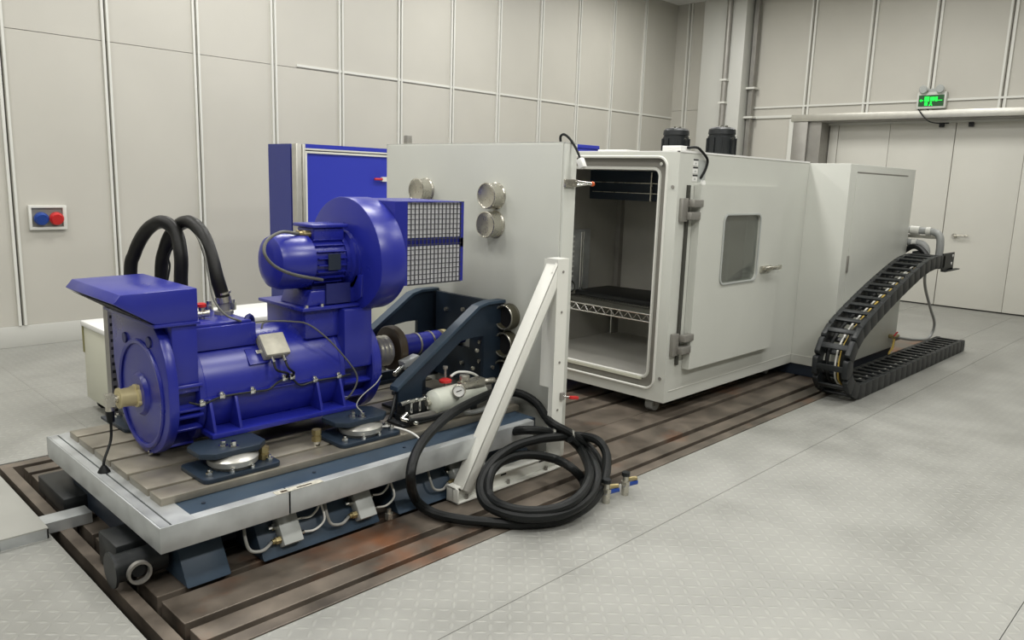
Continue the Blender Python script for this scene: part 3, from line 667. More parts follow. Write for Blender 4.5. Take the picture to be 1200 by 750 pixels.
part('shell', B().lathe(p0, dv, [(-.028, .02), (-.022, .045), (-.005, .062), (.02, .066), (.34, .066), (.365, .055), (.375, .02)], 28), TANK, t)
part('drain_plug', B().cyl(p0-dv*.028, p0-dv*.05, .016, n=8), STEEL, t)
part('saddle', B().box(p0.x+.03, p0.x+.07, p0.y-.04, p0.y+.04, .33, p0.z-.055).box(p0.x+.24, p0.x+.28, p0.y-.04, p0.y+.06, .33, p0.z-.055), PLASTIC, t)
g0 = OY(538, 458, 2.98); gd = Vector((-.72, -.62, .12)).normalized()
ga = thing('pressure_gauge', 'round white pressure gauge on top of the cream air tank', 'gauge', g0)
part('case', B().lathe(g0-gd*.02, gd, [(0, .03), (.004, .036), (.028, .036), (.03, .030), (.022, .030)], 24), STEEL, ga)
part('dial', B().lathe(g0, gd, [(.0, .030), (.004, .030)], 24), WHITE2, ga)
part('needle', B().obox(g0+gd*.006, gd.cross(Vector((0, 0, 1)))+Vector((0, 0, -.4)), gd, gd.cross(gd.cross(Vector((0, 0, 1)))), .03, .002, .004), DARKV, ga)
part('stem', B().cyl(g0-gd*.02, g0-gd*.05+Vector((0, 0, -.02)), .010), BRASS, ga)
rg = OY(552, 450, 3.05)
t = thing('air_regulator', 'cluster of silver air regulator fittings right of the gauge', 'regulator', (rg.x, rg.y, .40))
part('body', B().obox(rg, (1, 0, .05), (0, 1, 0), (0, 0, 1), .16, .06, .05).cyl(rg+Vector((-.05, 0, .02)), rg+Vector((-.05, 0, .06)), .028, n=12).cyl(rg+Vector((.08, 0, 0)), rg+Vector((.16, -.02, 0)), .018, n=8), STEEL, t, bevel=.003)
part('bracket', B().box(rg.x-.06, rg.x+.14, rg.y-.02, rg.y+.02, .33, rg.z-.02), STEELD, t)
b = B().tube(path((528, 441, 'y', 3.12), (537, 436, 'y', 3.12), (552, 437, 'y', 3.12), (562, 443, 'y', 3.12), (568, 452, 'y', 3.12)), .007)
single('air_line', b, CABLEW, 'thin pale air line arching over the regulator fittings', 'hose')
b = B().tube([Vector((2.42, 3.02, .345))]+path((480, 493, 'y', 2.99), (505, 489, 'y', 2.97), (535, 478, 'y', 2.96), (560, 465, 'y', 2.98), (575, 458, 'y', 3.02)), .010)
single('air_line', b, RUBBER, 'black air line running along below the cream air tank', 'hose')
b = B().tube([Vector((2.75, 3.0, .34)), Vector((2.85, 2.95, .36)), Vector((3.0, 2.93, .42))]+[OY(588, 452, 3.0)], .013)
single('air_line', b, PVC, 'thick grey air line rising from the bench toward the partition', 'hose')
b = B().box(2.66, 3.13, 2.99, 3.17, .331, .345)
single('tray_plate', b, STEELD, 'flat steel tray plate under the cream air tank', 'plate')

# ================================================================== PARTITION PANEL WITH PORTS
PX = 3.245
pp = thing('partition_panel', 'tall off-white insulated partition panel with round steel ports', 'panel', (PX+.05, 3.58, 0))
part('core', B().box(PX, PX+.10, 2.800, 4.36, .02, 1.80), WHITE, pp, bevel=.004)
part('side_frame', B().box(PX+.005, PX+.105, 2.785, 2.80, .02, 1.805), WHITE, pp, bevel=.003)
part('top_frame', B().box(PX+.005, PX+.105, 2.785, 4.37, 1.80, 1.808), WHITE, pp)
part('far_frame', B().box(PX+.005, PX+.105, 4.36, 4.372, .02, 1.805), WHITE, pp)
part('under_skid', B().box(PX-.0, PX+.12, 2.82, 4.34, 0, .03), SLATED, pp)
def port(y, z, r, closed, proud=.07):
    o = part('port', B().lathe((PX, y, z), (-1, 0, 0), [(0, r*.9), (0, r*1.06), (.006, r*1.08), (.012, r), (proud, r), (proud+.004, r*1.03), (proud+.014, r*1.03), (proud+.016, r*.95), (proud+.012 if closed else -.02, r*.86)], 32), STEEL if closed else PORTD, pp)
    if not closed:
        part('bore_shade', B().lathe((PX-.028, y, z), (-1, 0, 0), [(0, r*.90), (.004, r*.90)], 28), DARKV, o)  # dark disc closing the tube, stands in for the shade inside
        part('port_rim', B().lathe((PX-proud, y, z), (-1, 0, 0), [(.015, r*.9), (.018, r*1.0), (.012, r*1.04), (.008, r)], 32, closed=True), STEEL, o)
port(3.300, 1.502, .074, True); port(3.302, 1.335, .076, True); port(3.945, 1.512, .075, True)
port(3.150, .805, .072, False, .05); port(3.150, .640, .072, False, .05); port(3.150, .475, .072, False, .05)
p = OX(478, 163, PX+.05)
single('pipe_stub', B().box(p.x-.02, p.x+.02, p.y-.02, p.y+.02, 1.808, 1.865), STEELD, 'short grey square stub on top edge of the partition panel', 'bracket', bevel=.003)
p = OY(675, 215, 2.78)
lt = thing('toggle_latch', 'steel toggle latch with orange tip on the partition edge', 'latch', (PX+.06, 2.78, p.z))
part('base', B().box(PX+.0, PX+.10, 2.768, 2.785, p.z-.02, p.z+.022), STEEL, lt, bevel=.003)
part('arm', B().cyl((PX+.08, 2.76, p.z+.008), (PX+.17, 2.73, p.z), .009).cyl((PX+.08, 2.76, p.z-.01), (PX+.15, 2.735, p.z), .008), CHROME, lt)
part('tip', B().lathe((PX+.17, 2.73, p.z), (1, -.3, 0), [(0, .008), (.004, .014), (.016, .012), (.02, .006)], 14), ORANGE, lt)
b = B().tube([OX(657, 166, PX+.04), OX(657, 160, PX+.04), OX(661, 157.5, PX+.04), OX(668, 163, PX+.05), OX(675, 174, PX+.05), OX(680, 186, PX+.05)], .007)
t = thing('connector_cable', 'short black cable with white plug looping off the partition top corner', 'cable', OX(657, 167, PX+.04))
part('cord', b, RUBBER, t)
q = OX(683, 196, PX+.05); q0 = OX(680, 187, PX+.05)
part('plug', B().obox((q+q0)/2, q-q0, (1, 0, 0), (q-q0).cross(Vector((1, 0, 0))), .055, .035, .035), WHITE2, t, bevel=.006)

# brace in front of the panel
br = thing('support_brace', 'white steel triangular brace holding up the partition panel', 'brace', (2.85, 2.73, 0))
part('post', B().box(3.13, 3.22, 2.70, 2.708, .08, 1.19).box(3.13, 3.138, 2.708, 2.731, .08, 1.184).box(3.212, 3.22, 2.708, 2.731, .08, 1.184).box(3.13, 3.22, 2.708, 2.782, 1.184, 1.19).box(3.13, 3.138, 2.731, 2.798, .48, 1.184).box(3.212, 3.22, 2.731, 2.782, .48, 1.184), BRACE, br)
part('foot_channel', B().box(2.445, 3.225, 2.700, 2.78, 0, .008).box(2.445, 3.225, 2.735, 2.743, .008, .075).box(2.445, 3.225, 2.72, 2.79, .072, .080).box(2.445, 2.452, 2.70, 2.785, 0, .08), BRACE, br, bevel=.002)
dg = Vector((3.14-2.49, 0, 1.17-.08)); n_ = Vector((-dg.z, 0, dg.x)).normalized()
c_ = (Vector((2.49, 2.742, .08))+Vector((3.14, 2.742, 1.17)))/2
part('diagonal', B().obox(c_+Vector((0, -.036, 0))-n_*.03, dg, n_, (0, 1, 0), dg.length+.03, .075, .008).obox(c_, dg, n_, (0, 1, 0), dg.length+.03, .008, .08).obox(c_-n_*.062, dg, n_, (0, 1, 0), dg.length-.06, .008, .08), BRACE, br, bevel=.002)
part('gusset_plate', B().prism('y', [(3.12, 1.0), (3.13, 1.0), (3.13, 1.17), (3.10, 1.12)], 2.71, 2.718), BRACE, br)
for x in (2.50, 2.80, 3.10):
    part('foot_slot', B().box(x-.02, x+.02, 2.7335, 2.7352, .055, .066), DARKV, br)
    part('foot_bolt', B().cyl((x+.02, 2.717, .008), (x+.02, 2.717, .03), .010, n=6), STEELD, br)
for z in (.35, .62, .90, 1.12): part('post_screw', B().cyl((3.175, 2.70, z), (3.175, 2.696, z), .007, n=8), STEELD, br)
q = OY(672, 466, 2.68); q0 = Vector((3.205, 2.70, q.z+.02))
t = thing('red_clip', 'small red-ended clip sticking out from the brace post near the floor', 'clip', q0)
part('base', B().box(3.19, 3.218, 2.686, 2.70, q0.z-.02, q0.z+.02), STEELD, t)
part('arm', B().cyl((3.205, 2.69, q0.z), q, .006), CHROME, t)
part('tip', B().obox(q, (1, 0, -.2), (0, 1, 0), (.2, 0, 1), .07, .025, .018), RED, t, bevel=.004)

# ================================================================== BLACK HOSE COIL
t = thing('black_hose', 'long black rubber hose making the big outer loop on the floor', 'hose', (3.0, 2.5, 0))
HR = .024
pts = path((588, 456, 'y', 3.02), (562, 467, 'y', 2.94), (530, 484, 'y', 2.86), (503, 508, 'y', 2.78), (487, 532, 'y', 2.70), (481, 560, 'y', 2.64), (487, 585, 'z', .06), (505, 600, 'z', .03), (535, 608, 'z', .026), (575, 612, 'z', .026), (620, 614, 'z', .026), (660, 608, 'z', .03), (692, 590, 'z', .05), (707, 565, 'z', .07), (703, 543, 'z', .10), (690, 524, 'z', .15), (668, 508, 'y', 2.60), (648, 497, 'y', 2.66))
pts += [OY(640, 489, 2.758), OX(630, 474, 3.205), OX(616, 464, 3.19), OX(600, 460, 3.16), OX(585, 466, 3.15)]
part('tube', B().tube(pts, HR, n=10, sub=6), RUBBER, t)
p = pts[16]; part('hose_clip', B().obox(p, (pts[16]-pts[15]), (0, 0, 1), (0, 1, 0), .02, .055, .055), CHROME, t, bevel=.004)
t = thing('black_hose', 'black rubber hose forming the inner loop and ending at a brass valve', 'hose', (3.0, 2.5, 0))
pts = path((708, 566, 'z', .09), (711, 548, 'z', .12), (710, 530, 'z', .17), (700, 516, 'z', .22), (680, 511, 'y', 2.60), (655, 512, 'y', 2.62), (630, 515, 'y', 2.63), (603, 523, 'y', 2.63), (583, 536, 'y', 2.62), (568, 554, 'y', 2.60), (563, 574, 'y', 2.56), (571, 592, 'z', .08), (595, 603, 'z', .075), (625, 607, 'z', .075), (660, 602, 'z', .08), (685, 588, 'z', .09), (699, 567, 'z', .11), (697, 545, 'z', .15), (684, 526, 'y', 2.58), (665, 513, 'y', 2.62), (646, 507, 'y', 2.66), (620, 504, 'y', 2.68), (596, 506, 'y', 2.80))
part('tube', B().tube(pts, HR, n=10, sub=6), RUBBER, t)
p = pts[20]; part('hose_clip', B().obox(p, (pts[20]-pts[19]), (0, 0, 1), (0, 1, 0), .02, .054, .054), CHROME, t, bevel=.004)
p = pts[0]; part('end_ferrule', B().cyl(p, p+Vector((0, 0, -.05)), .02), STEEL, t)
t = thing('black_hose', 'black rubber hose inside the coil with a blunt plugged end', 'hose', (3.0, 2.5, 0))
pts = path((686, 573, 'z', .04), (682, 561, 'z', .07), (668, 547, 'z', .14), (650, 538, 'y', 2.56), (625, 533, 'y', 2.60), (600, 535, 'y', 2.62), (582, 545, 'y', 2.60), (573, 561, 'y', 2.56), (574, 582, 'z', .10), (592, 594, 'z', .10), (622, 599, 'z', .10), (655, 595, 'z', .11), (678, 582, 'z', .13), (690, 562, 'z', .15), (689, 545, 'z', .14), (680, 526, 'y', 2.565), (668, 514, 'y', 2.58))
part('tube', B().tube(pts, HR, n=10, sub=6), RUBBER, t)
part('end_plug', B().cyl(pts[0], pts[0]+(pts[0]-pts[1]).normalized()*.02, .028, n=12), PLASTIC, t)
for x, y, l in ((3.03, 2.225, 'ball valve with blue handle at the end of the coiled hose'), (3.185, 2.222, 'upright ball valve with blue handle standing apart from the coil')):
    t = thing('ball_valve', l, 'valve', (x, y, 0), 'ball valves on the floor')
    part('barrel', B().cyl((x, y, 0), (x, y, .055), .019, n=12).cyl((x, y, .055), (x, y, .075), .024, n=6).cyl((x, y, .075), (x, y, .105), .016, n=12), STEEL, t)
    part('cap', B().cyl((x, y, .105), (x, y, .125), .022, n=8), PLASTIC, t)
    part('side_port', B().cyl((x, y, .085), (x+.055, y-.03, .085), .012, n=8), BRASS, t)
    part('handle', B().obox((x+.02, y-.02, .062), (1, -.5, .15), (.5, 1, 0), (0, 0, 1), .08, .014, .02), BLUEP, t, bevel=.003)

# ================================================================== CLIMATE CHAMBER
CX0, CX1, CY0, CY1, CZ0, CZ1 = 4.5, 6.48, 2.865, 4.42, .10, 1.812
IX1, IY0, IY1, IZ0, IZ1 = 5.75, 2.99, 4.25, .245, 1.70
ch = thing('climate_chamber', 'big off-white walk-in climate chamber with open front and side door', 'climate chamber', (5.5, 3.6, 0))
def rect(a0, a1, b0, b1): return [(a0, b0), (a1, b0), (a1, b1), (a0, b1)]
def lerp_rect(a0, a1, b0, b1, n=5):      # rectangle resampled to match rr()
    out = []
    for cu, cv in ((a1, b1), (a0, b1), (a0, b0), (a1, b0)):
        out += [(cu, cv)]*(n+1)
    return out
gask = rr(2.957, 4.32, .178, 1.780, .07)
part('front_frame', B().ring('x', lerp_rect(CY0, CY1, CZ0, CZ1), gask, CX0, CX0+.05), WHITE, ch)
open_ = rr(3.032, 4.25, .246, 1.702, .05)
part('door_seal_step', B().ring('x', gask, open_, CX0+.035, CX0+.05), SEAL, ch)
b = B(); b.tube([(CX0, y, z) for y, z in gask]+[(CX0, *gask[0])], .010, n=6, smooth=False); part('gasket', b, STRIP, ch, label='pale rubber gasket')
b = B(); b.tube([(CX0+.035, y, z) for y, z in open_]+[(CX0+.035, *open_[0])], .012, n=6, smooth=False); part('opening_lip', b, STRIP, ch)
sill = B().box(CX0+.02, CX0+.14, 3.08, 4.2, .225, .244); part('sill', sill, CREAM, ch)
part('seal_bolt', B().cyl((CX0+.035, 3.0+.02, 1.735), (CX0+.02, 3.02, 1.735), .012, n=10), CHROME, ch)
for z in (1.615, .30): part('frame_button', B().cyl((CX0, 2.905, z-.03), (CX0-.006, 2.905, z-.03), .012, n=10), STEELD, ch)
# shell
side_hole = rr(4.86, 5.70, .50, 1.50, .05)
part('side_panel', B().ring('y', lerp_rect(CX0+.05, CX1, CZ0, CZ1), side_hole, CY0, IY0-.004), WHITE, ch)
part('top_panel', B().box(CX0+.05, CX1, IY0-.004, CY1, IZ1+.004, CZ1), WHITE, ch)
part('far_panel', B().box(CX0+.05, CX1, IY1+.004, CY1, CZ0, IZ1+.004), WHITE, ch)
part('bottom_panel', B().box(CX0+.05, CX1, IY0-.004, IY1+.004, CZ0, IZ0-.004), WHITE, ch)
part('machine_bay', B().box(IX1+.004, CX1, IY0-.004, IY1+.004, IZ0-.004, IZ1+.004), WHITE, ch)
part('lining', B().box(CX0+.05, IX1, IY0-.003, IY0, IZ0, .50).box(CX0+.05, IX1, IY0-.003, IY0, 1.50, IZ1).box(CX0+.05, 4.86, IY0-.003, IY0, .5, 1.5).box(5.70, IX1, IY0-.003, IY0, .5, 1.5)
     .box(CX0+.05, IX1, IY1, IY1+.003, IZ0, IZ1).box(CX0+.05, IX1, IY0, IY1, IZ0-.003, IZ0).box(CX0+.05, IX1, IY0, IY1, IZ1, IZ1+.003).box(IX1, IX1+.003, IY0, IY1, IZ0, IZ1), INNER, ch)
part('corner_post', B().box(IX1-.05, IX1, IY1-.05, IY1, IZ0, 1.45), STEELD, ch)
part('fan_duct', B().box(5.30, IX1, IY0, IY1, 1.46, IZ1), NAVY, ch, bevel=.004)
part('air_grille', B().box(5.27, 5.285, 3.05, 4.2, 1.60, 1.605).box(5.27, 5.285, 3.05, 4.2, 1.52, 1.525).box(5.27, 5.285, 3.60, 3.61, 1.46, 1.69), STEEL, ch)
part('inner_lamp', B().box(5.27, 5.29, 3.27, 3.37, 1.545, 1.565), WHITE2, ch)
part('floor_grille', B().box(IX1-.02, IX1, 3.10, 3.75, .26, .45), STEELD, ch)
for k in range(14): part('grille_bar', B().box(IX1-.03, IX1-.02, 3.12+k*.045, 3.135+k*.045, .27, .44), DARKV, ch)
part('edge_trim', B().box(CX0, CX1, CY0-.004, CY0+.02, CZ1, CZ1+.012).box(CX0, CX0+.02, CY0, CY1, CZ1, CZ1+.008), WHITE2, ch)
part('skirt_line', B().box(CX0+.05, CX1, CY0-.003, CY0, .175, .18), STRIP, ch)
for x, y in ((4.60, 3.02), (4.60, 4.25), (6.3, 3.02), (6.3, 4.25)):
    cw = part('caster', B().cyl((x, y-.03, .047), (x, y+.03, .047), .047, n=20), PVC, ch)
    part('fork', B().box(x-.03, x+.03, y-.04, y-.031, .04, .10).box(x-.03, x+.03, y+.031, y+.04, .04, .10), STEELD, cw)
# side door with window
dy0, dy1 = 2.805, 2.862
dwin = rr(5.035, 5.575, .905, 1.398, .05)
sd = part('side_door', B().ring('y', lerp_rect(4.70, 5.945, .322, 1.605), dwin, dy0, dy1), WHITE, ch, bevel=0)
part('window_frame', B().ring('y', rr(5.024, 5.586, .894, 1.409, .055), rr(5.038, 5.572, .908, 1.395, .047), dy0-.010, dy0), GREYBOX, sd, bevel=.003)
part('window_pane', B().prism('y', rr(5.03, 5.58, .90, 1.403, .05), dy0+.012, dy0+.020), GLASS, sd)
b = B().box(5.64, 5.80, dy0-.018, dy0, .95, 1.0).cyl((5.66, dy0-.03, .985), (5.86, dy0-.045, .985), .014).box(5.80, 6.02, CY0-.06, CY0-.002, .955, .99)
part('door_handle', b, STEEL, sd, bevel=.003)
part('handle_catch', B().cyl((6.02, CY0-.002, .925), (6.02, CY0-.02, .925), .014, n=10), STEELD, sd)
part('hinge_rod', B().box(4.606, 4.632, CY0-.018, CY0, .36, 1.60), HROD, ch)
for z in (1.435, .51):
    h = part('hinge', B().box(4.53, 4.60, CY0-.03, CY0-.0, z-.078, z+.078), STEELD, ch, bevel=.004)
    part('knuckle', B().box(4.60, 4.72, CY0-.075, CY0-.025, z+.02, z+.07).box(4.58, 4.70, CY0-.07, CY0-.02, z-.065, z-.012), STEELD, h, bevel=.006)
for k in range(3):
    z = 1.765-.052*k
    lb = part('paper_label', B().box(4.665, 4.725, CY0-.003, CY0, z-.035, z+.008), PAPER, ch)
    part('label_bar', B().box(4.665, 4.725, CY0-.005, CY0-.003, z, z+.009), DARKV, lb)
    part('label_mark', B().box(4.685, 4.705, CY0-.005, CY0-.003, z-.024, z-.014), GREYBOX, lb)
part('data_plate', B().box(4.735, 4.83, CY0-.003, CY0, 1.625, 1.77), GREYBOX, ch)
# things on the roof
b = B().box(4.55, 4.80, 2.92, 3.10, CZ1, 1.86)
t = thing('roof_box', 'white flat terminal box at the front corner of the chamber roof', 'box', (4.68, 3.0, CZ1))
p1 = OX(788, 178, 4.58)
part('housing', B().box(4.52, 4.66, 2.82+.06, 3.02, CZ1+.008, 1.855), WHITE2, t, bevel=.004)
b = B().tube([Vector((4.60, 2.875, 1.845)), Vector((4.68, 2.855, 1.85))]+path((822, 177, 'y', 2.845), (829, 187, 'y', 2.845), (827, 198, 'y', 2.848), (821, 209, 'y', 2.855)), .009)
single('roof_cable', b, RUBBER, 'black cable curving from the roof box down the chamber side', 'cable')
single('cable_outlet', B().cyl((4.79, CY0, 1.615), (4.79, CY0-.02, 1.615), .022, n=12), WHITE2, 'small white cable outlet above the chamber side door', 'cable outlet')
single('roof_tray', B().box(4.56, 4.80, 3.35, 3.60, CZ1+.001, 1.832), WHITE2, 'low white tray lying on the chamber roof near its front edge', 'tray', bevel=.004)
for (x, y), l in (((5.9, 3.81), 'left black fan motor standing upright on the chamber roof'), ((5.9, 3.37), 'right black fan motor standing upright on the chamber roof')):
    t = thing('roof_motor', l, 'motor', (x, y, CZ1), 'black fan motors on the chamber roof')
    part('casing', B().lathe((x, y, CZ1), (0, 0, 1), [(0, .135), (.012, .135), (.014, .115), (.19, .112), (.192, .105), (.205, .105), (.207, .112), (.245, .108), (.26, .09), (.268, .05)], 24), PLASTIC, t)
    for k in range(10):
        a = 2*pi*k/10; u = Vector((cos(a), sin(a), 0)); part('cooling_fin', B().obox(Vector((x, y, CZ1+.10))+u*.115, u, (0, 0, 1), u.cross(Vector((0, 0, 1))), .02, .15, .008), PLASTIC, t)
    for a in (200, 235): part('cap_bolt', B().cyl((x+.07*cos(radians(a)), y+.07*sin(radians(a)), CZ1+.255), (x+.07*cos(radians(a)), y+.07*sin(radians(a)), CZ1+.275), .012, n=8), CHROME, t)
    part('plate_stud', B().cyl((x-.03, y-.108, CZ1+.17), (x-.032, y-.116, CZ1+.17), .012, n=8), CHROME, t)
# wire shelf inside
sh = thing('wire_shelf', 'chrome wire shelf with zigzag edge inside the open chamber', 'shelf', (5.2, 3.6, .245))
SX0, SX1, SY0, SY1, SZ = 4.74, 5.64, 3.04, 4.20, .655
part('rim', B().tube([(SX0, SY0, SZ), (SX0, SY1, SZ)], .006, smooth=False).tube([(SX0, SY0, SZ-.055), (SX0, SY1, SZ-.055)], .006, smooth=False)
     .tube([(SX1, SY0, SZ), (SX1, SY1, SZ)], .006, smooth=False).tube([(SX1, SY0, SZ-.055), (SX1, SY1, SZ-.055)], .006, smooth=False)
     .tube([(SX0, SY1, SZ), (SX1, SY1, SZ)], .006, smooth=False).tube([(SX0, SY0, SZ), (SX1, SY0, SZ)], .006, smooth=False), CHROME, sh)
zz = [(SX0-.002, SY0+.042*k, SZ-(.052 if k % 2 else .004)) for k in range(28)]
for zq in (zz, [(SX1, y, z) for _, y, z in zz]): part('zigzag_wire', B().tube(zq, .005, n=6, smooth=False), CHROME, sh)
wm = mesh(B().cyl((0, 0, 0), (SX1-SX0, 0, 0), .003, n=5), CHROME)
for k in range(44): put('deck_wire', wm, (SX0, SY0+.026*k+.01, SZ+.004), sh)
part('cross_rail', B().cyl((SX0+.30, SY0, SZ-.004), (SX0+.30, SY1, SZ-.004), .005, n=6).cyl((SX0+.62, SY0, SZ-.004), (SX0+.62, SY1, SZ-.004), .005, n=6), CHROME, sh)
for x in (SX0, SX1):
    for y in (SY0, SY1): part('leg', B().cyl((x, y, .245), (x, y, SZ+.02), .011, n=10), CHROME, sh)
mt = []
b = B().prism('z', [(5.02, 3.07), (5.0, 3.5), (5.04, 4.15), (5.50, 4.15), (5.58, 3.6), (5.5, 3.07)], SZ+.0075, SZ+.05)
single('rubber_mat', b, RUBBER, 'black rubber mat lying on the wire shelf in the chamber', 'mat', bevel=.012)
t = thing('slotted_panel', 'grey slotted metal panel with rods against the chamber far wall', 'panel', (5.1, 4.22, .665))
part('plate', B().box(4.98, 5.30, 4.215, 4.235, .68, 1.20), GALV, t, bevel=.003)
part('rod', B().cyl((5.15, 4.19, .665), (5.15, 4.19, 1.18), .008).cyl((5.19, 4.20, .665), (5.19, 4.20, 1.18), .006), CHROME, t)
for k in range(9): part('slot', B().box(5.04, 5.09, 4.213, 4.2155, .80+.042*k, .815+.042*k), WHITE2, t)
part('ring', B().lathe((5.05, 4.20, .72), (0, 1, 0), [(0, .04), (0, .05), (.01, .05), (.01, .04)], 20, closed=True), CHROME, t)

# equipment cabinet behind the chamber
ec = thing('equipment_cabinet', 'off-white refrigeration cabinet joined to the rear of the chamber', 'cabinet', (7.27, 3.4, 0))
EX0, EX1, EY0 = 6.485, 8.06, 2.52
part('carcass', B().box(EX0, EX1, EY0, CY1, .10, 1.812), WHITE, ec, bevel=.004)
part('service_panel', B().box(6.62, 7.85, EY0-.004, EY0, .25, 1.745), WHITE, ec, bevel=.001)
part('panel_groove', B().box(6.62, 7.85, EY0-.0055, EY0-.0035, 1.742, 1.752), STEELD, ec)
part('panel_handle', B().box(6.60, 6.625, EY0-.012, EY0, .92, 1.06), STEELD, ec, bevel=.003)
part('skirt', B().box(EX0+.02, EX1-.02, EY0+.03, CY1, 0, .10), SLATED, ec)
part('skirt_line', B().box(EX0-.003, EX0, EY0, CY0, .175, .18), STRIP, ec)

# ================================================================== CABLE CHAIN
cc = thing('cable_chain', 'black cable drag chain bending up from floor to rear of chamber', 'cable chain', (7.0, 2.25, 0))
CYA, CYB = 2.115, 2.385
ctr = [(8.84, .062), (8.0, .062), (7.2, .062), (6.4, .062), (6.12, .064), (5.97, .105), (5.87, .19), (5.84, .30), (5.885, .41), (6.0, .515), (6.2, .605), (6.6, .745), (7.0, .865), (7.35, .955), (7.6, .985), (7.85, .985)]
# dense smooth centre line
def dense(pts, sub=40):
    pts = [Vector((a, 0, c)) for a, c in pts]; q = []; P = [2*pts[0]-pts[1]]+pts+[2*pts[-1]-pts[-2]]
    for i in range(1, len(P)-2):
        for k in range(sub):
            t = k/sub; a, b, c, d = P[i-1], P[i], P[i+1], P[i+2]
            q.append(.5*((2*b)+(c-a)*t+(2*a-5*b+4*c-d)*t*t+(3*b-a-3*c+d)*t**3))
    return q+[pts[-1]]
D = dense(ctr); pitch = .135; acc = 0; nxt = 0; samples = []
for i in range(1, len(D)):
    seg = (D[i]-D[i-1]).length
    while nxt <= acc+seg:
        f = (nxt-acc)/seg; samples.append((D[i-1].lerp(D[i], f), (D[i]-D[i-1]).normalized())); nxt += pitch
    acc += seg
hh = .058
ymid = (CYA+CYB)/2
outl = [(-.072, -hh*.8), (-.058, -hh), (.054, -hh), (.072, -hh*.8), (.072, hh*.8), (.054, hh), (-.058, hh), (-.072, hh*.8)]
sides = [mesh(B().prism('y', outl, a-ymid, b-ymid), PLASTIC, bevel=.004, name='side_link') for a, b in ((CYA, CYA+.04), (CYB-.04, CYB))]
bars = [mesh(B().box(-.022, .022, CYA+.035-ymid, CYB-.035-ymid, a, b), PLASTIC, bevel=.003, name='cross_bar') for a, b in ((hh-.016, hh), (-hh, -hh+.016))]
for p, d in samples:
    ang = -math.atan2(d.z, d.x)
    for m_ in sides: put('side_link', m_, (p.x, ymid, p.z), cc, (0, ang, 0))
    for m_ in bars: put('cross_bar', m_, (p.x, ymid, p.z), cc, (0, ang, 0))
part('end_plate', B().box(8.86, 8.93, CYA, CYB, 0, .10), GALV, cc, bevel=.003)
part('top_bracket', B().box(7.80, 8.13, CYA, CYA+.012, .90, 1.06).box(7.80, 8.24, CYA-.03, CYA+.012, .895, .905).box(7.80, 8.13, CYB-.012, CYB, .90, 1.06).box(7.95, 8.13, CYA, CYB+.13, .905, .915), PLASTIC, cc)
for x, z in ((8.08, 1.03), (8.06, .96)): part('bracket_hole', B().cyl((x, CYA, z), (x, CYA-.004, z), .014, n=10), WHITE2, cc)
for k, (dy, m_, r_, l) in enumerate(((-.03, CABLEY, .008, 'yellow cable running inside the drag chain'), (.0, CABLEW, .007, 'white cable running inside the drag chain'), (-.055, RUBBER, .024, 'thick black hose running inside the drag chain on its outer side'), (.06, RUBBER, .016, 'black cable running inside the drag chain on its inner side'))):
    pts = [Vector((p.x, ymid+dy+.006*sin(i*.7+k), p.z))+Vector((d.z, 0, -d.x))*(.02 if k < 2 else .026) for i, (p, d) in enumerate(samples)][::2]
    single('chain_cable', B().tube(pts, r_, n=6, sub=3), m_, l, 'cable', group='cables in the drag chain')

# pipes at the cabinet rear
pg = thing('grey_pipework', 'grey plastic pipes with elbows at the rear end of the cabinet', 'pipe', (8.12, 2.5, 1.0))
b = B().tube([(8.12, 2.62, 1.245), (8.12, 2.45, 1.24), (8.12, 2.32, 1.235), (8.12, 2.262, 1.20), (8.12, 2.245, 1.12), (8.12, 2.245, 1.0), (8.12, 2.245, .93)], .034, n=12); part('upper_pipe', b, PVC, pg)
b = B().tube([(8.14, 2.62, 1.125), (8.14, 2.50, 1.12), (8.14, 2.41, 1.11), (8.14, 2.37, 1.06), (8.14, 2.365, 1.0), (8.14, 2.365, .93)], .036, n=12); part('lower_pipe', b, PVC, pg)
part('coupling', B().cyl((8.12, 2.52, 1.242), (8.12, 2.44, 1.24), .042, n=14).cyl((8.12, 2.38, 1.238), (8.12, 2.34, 1.238), .041, n=14).cyl((8.14, 2.50, 1.12), (8.14, 2.46, 1.118), .043, n=14), STRIP, pg)
part('stub', B().box(8.055, 8.20, 2.58, 2.68, 1.05, 1.30), PVC, pg)
part('cross_bar', B().box(8.20, 8.22, 2.25, 2.62, 1.165, 1.195), ALU, pg)
b = B().tube([(8.10, 2.56, 1.03), (8.05, 2.46, 1.09), (7.98, 2.36, 1.07), (7.85, ymid, 1.0)], .026)
single('chain_hose', b, RUBBER, 'black hose bundle passing from cabinet rear into the chain top', 'hose')
b = B().tube([Vector((7.95, 2.3, .91))]+path((1084, 335, 'y', 2.35), (1090, 360, 'y', 2.40), (1095, 380, 'y', 2.42), (1088, 396, 'y', 2.45), (1070, 398, 'y', 2.47), (1050, 395, 'y', 2.49)), .014)
single('drain_hose', b, PVC, 'grey hose hanging from the chain top to the low drain valve', 'hose')
p = OY(1043, 394, 2.51)
t = thing('drain_valve', 'small brass drain valve low on the cabinet side', 'valve', p)
part('body', B().cyl((p.x, EY0, p.z), (p.x, EY0-.06, p.z), .02, n=10).cyl((p.x-.05, EY0-.05, p.z), (p.x+.10, EY0-.05, p.z), .016, n=10), BRASS, t)
part('lever', B().obox((p.x, EY0-.06, p.z+.03), (1, 0, .3), (0, 1, 0), (-.3, 0, 1), .09, .012, .01), RED, t)
b = B().tube([(p.x, EY0-.05, p.z-.02), (p.x-.05, EY0-.06, p.z-.1), (p.x-.25, 2.42, .11), (p.x-.45, 2.35, .10)], .010)
single('drain_tube', b, CABLEY, 'thin tan tube sloping from the drain valve into the floor chain', 'hose')

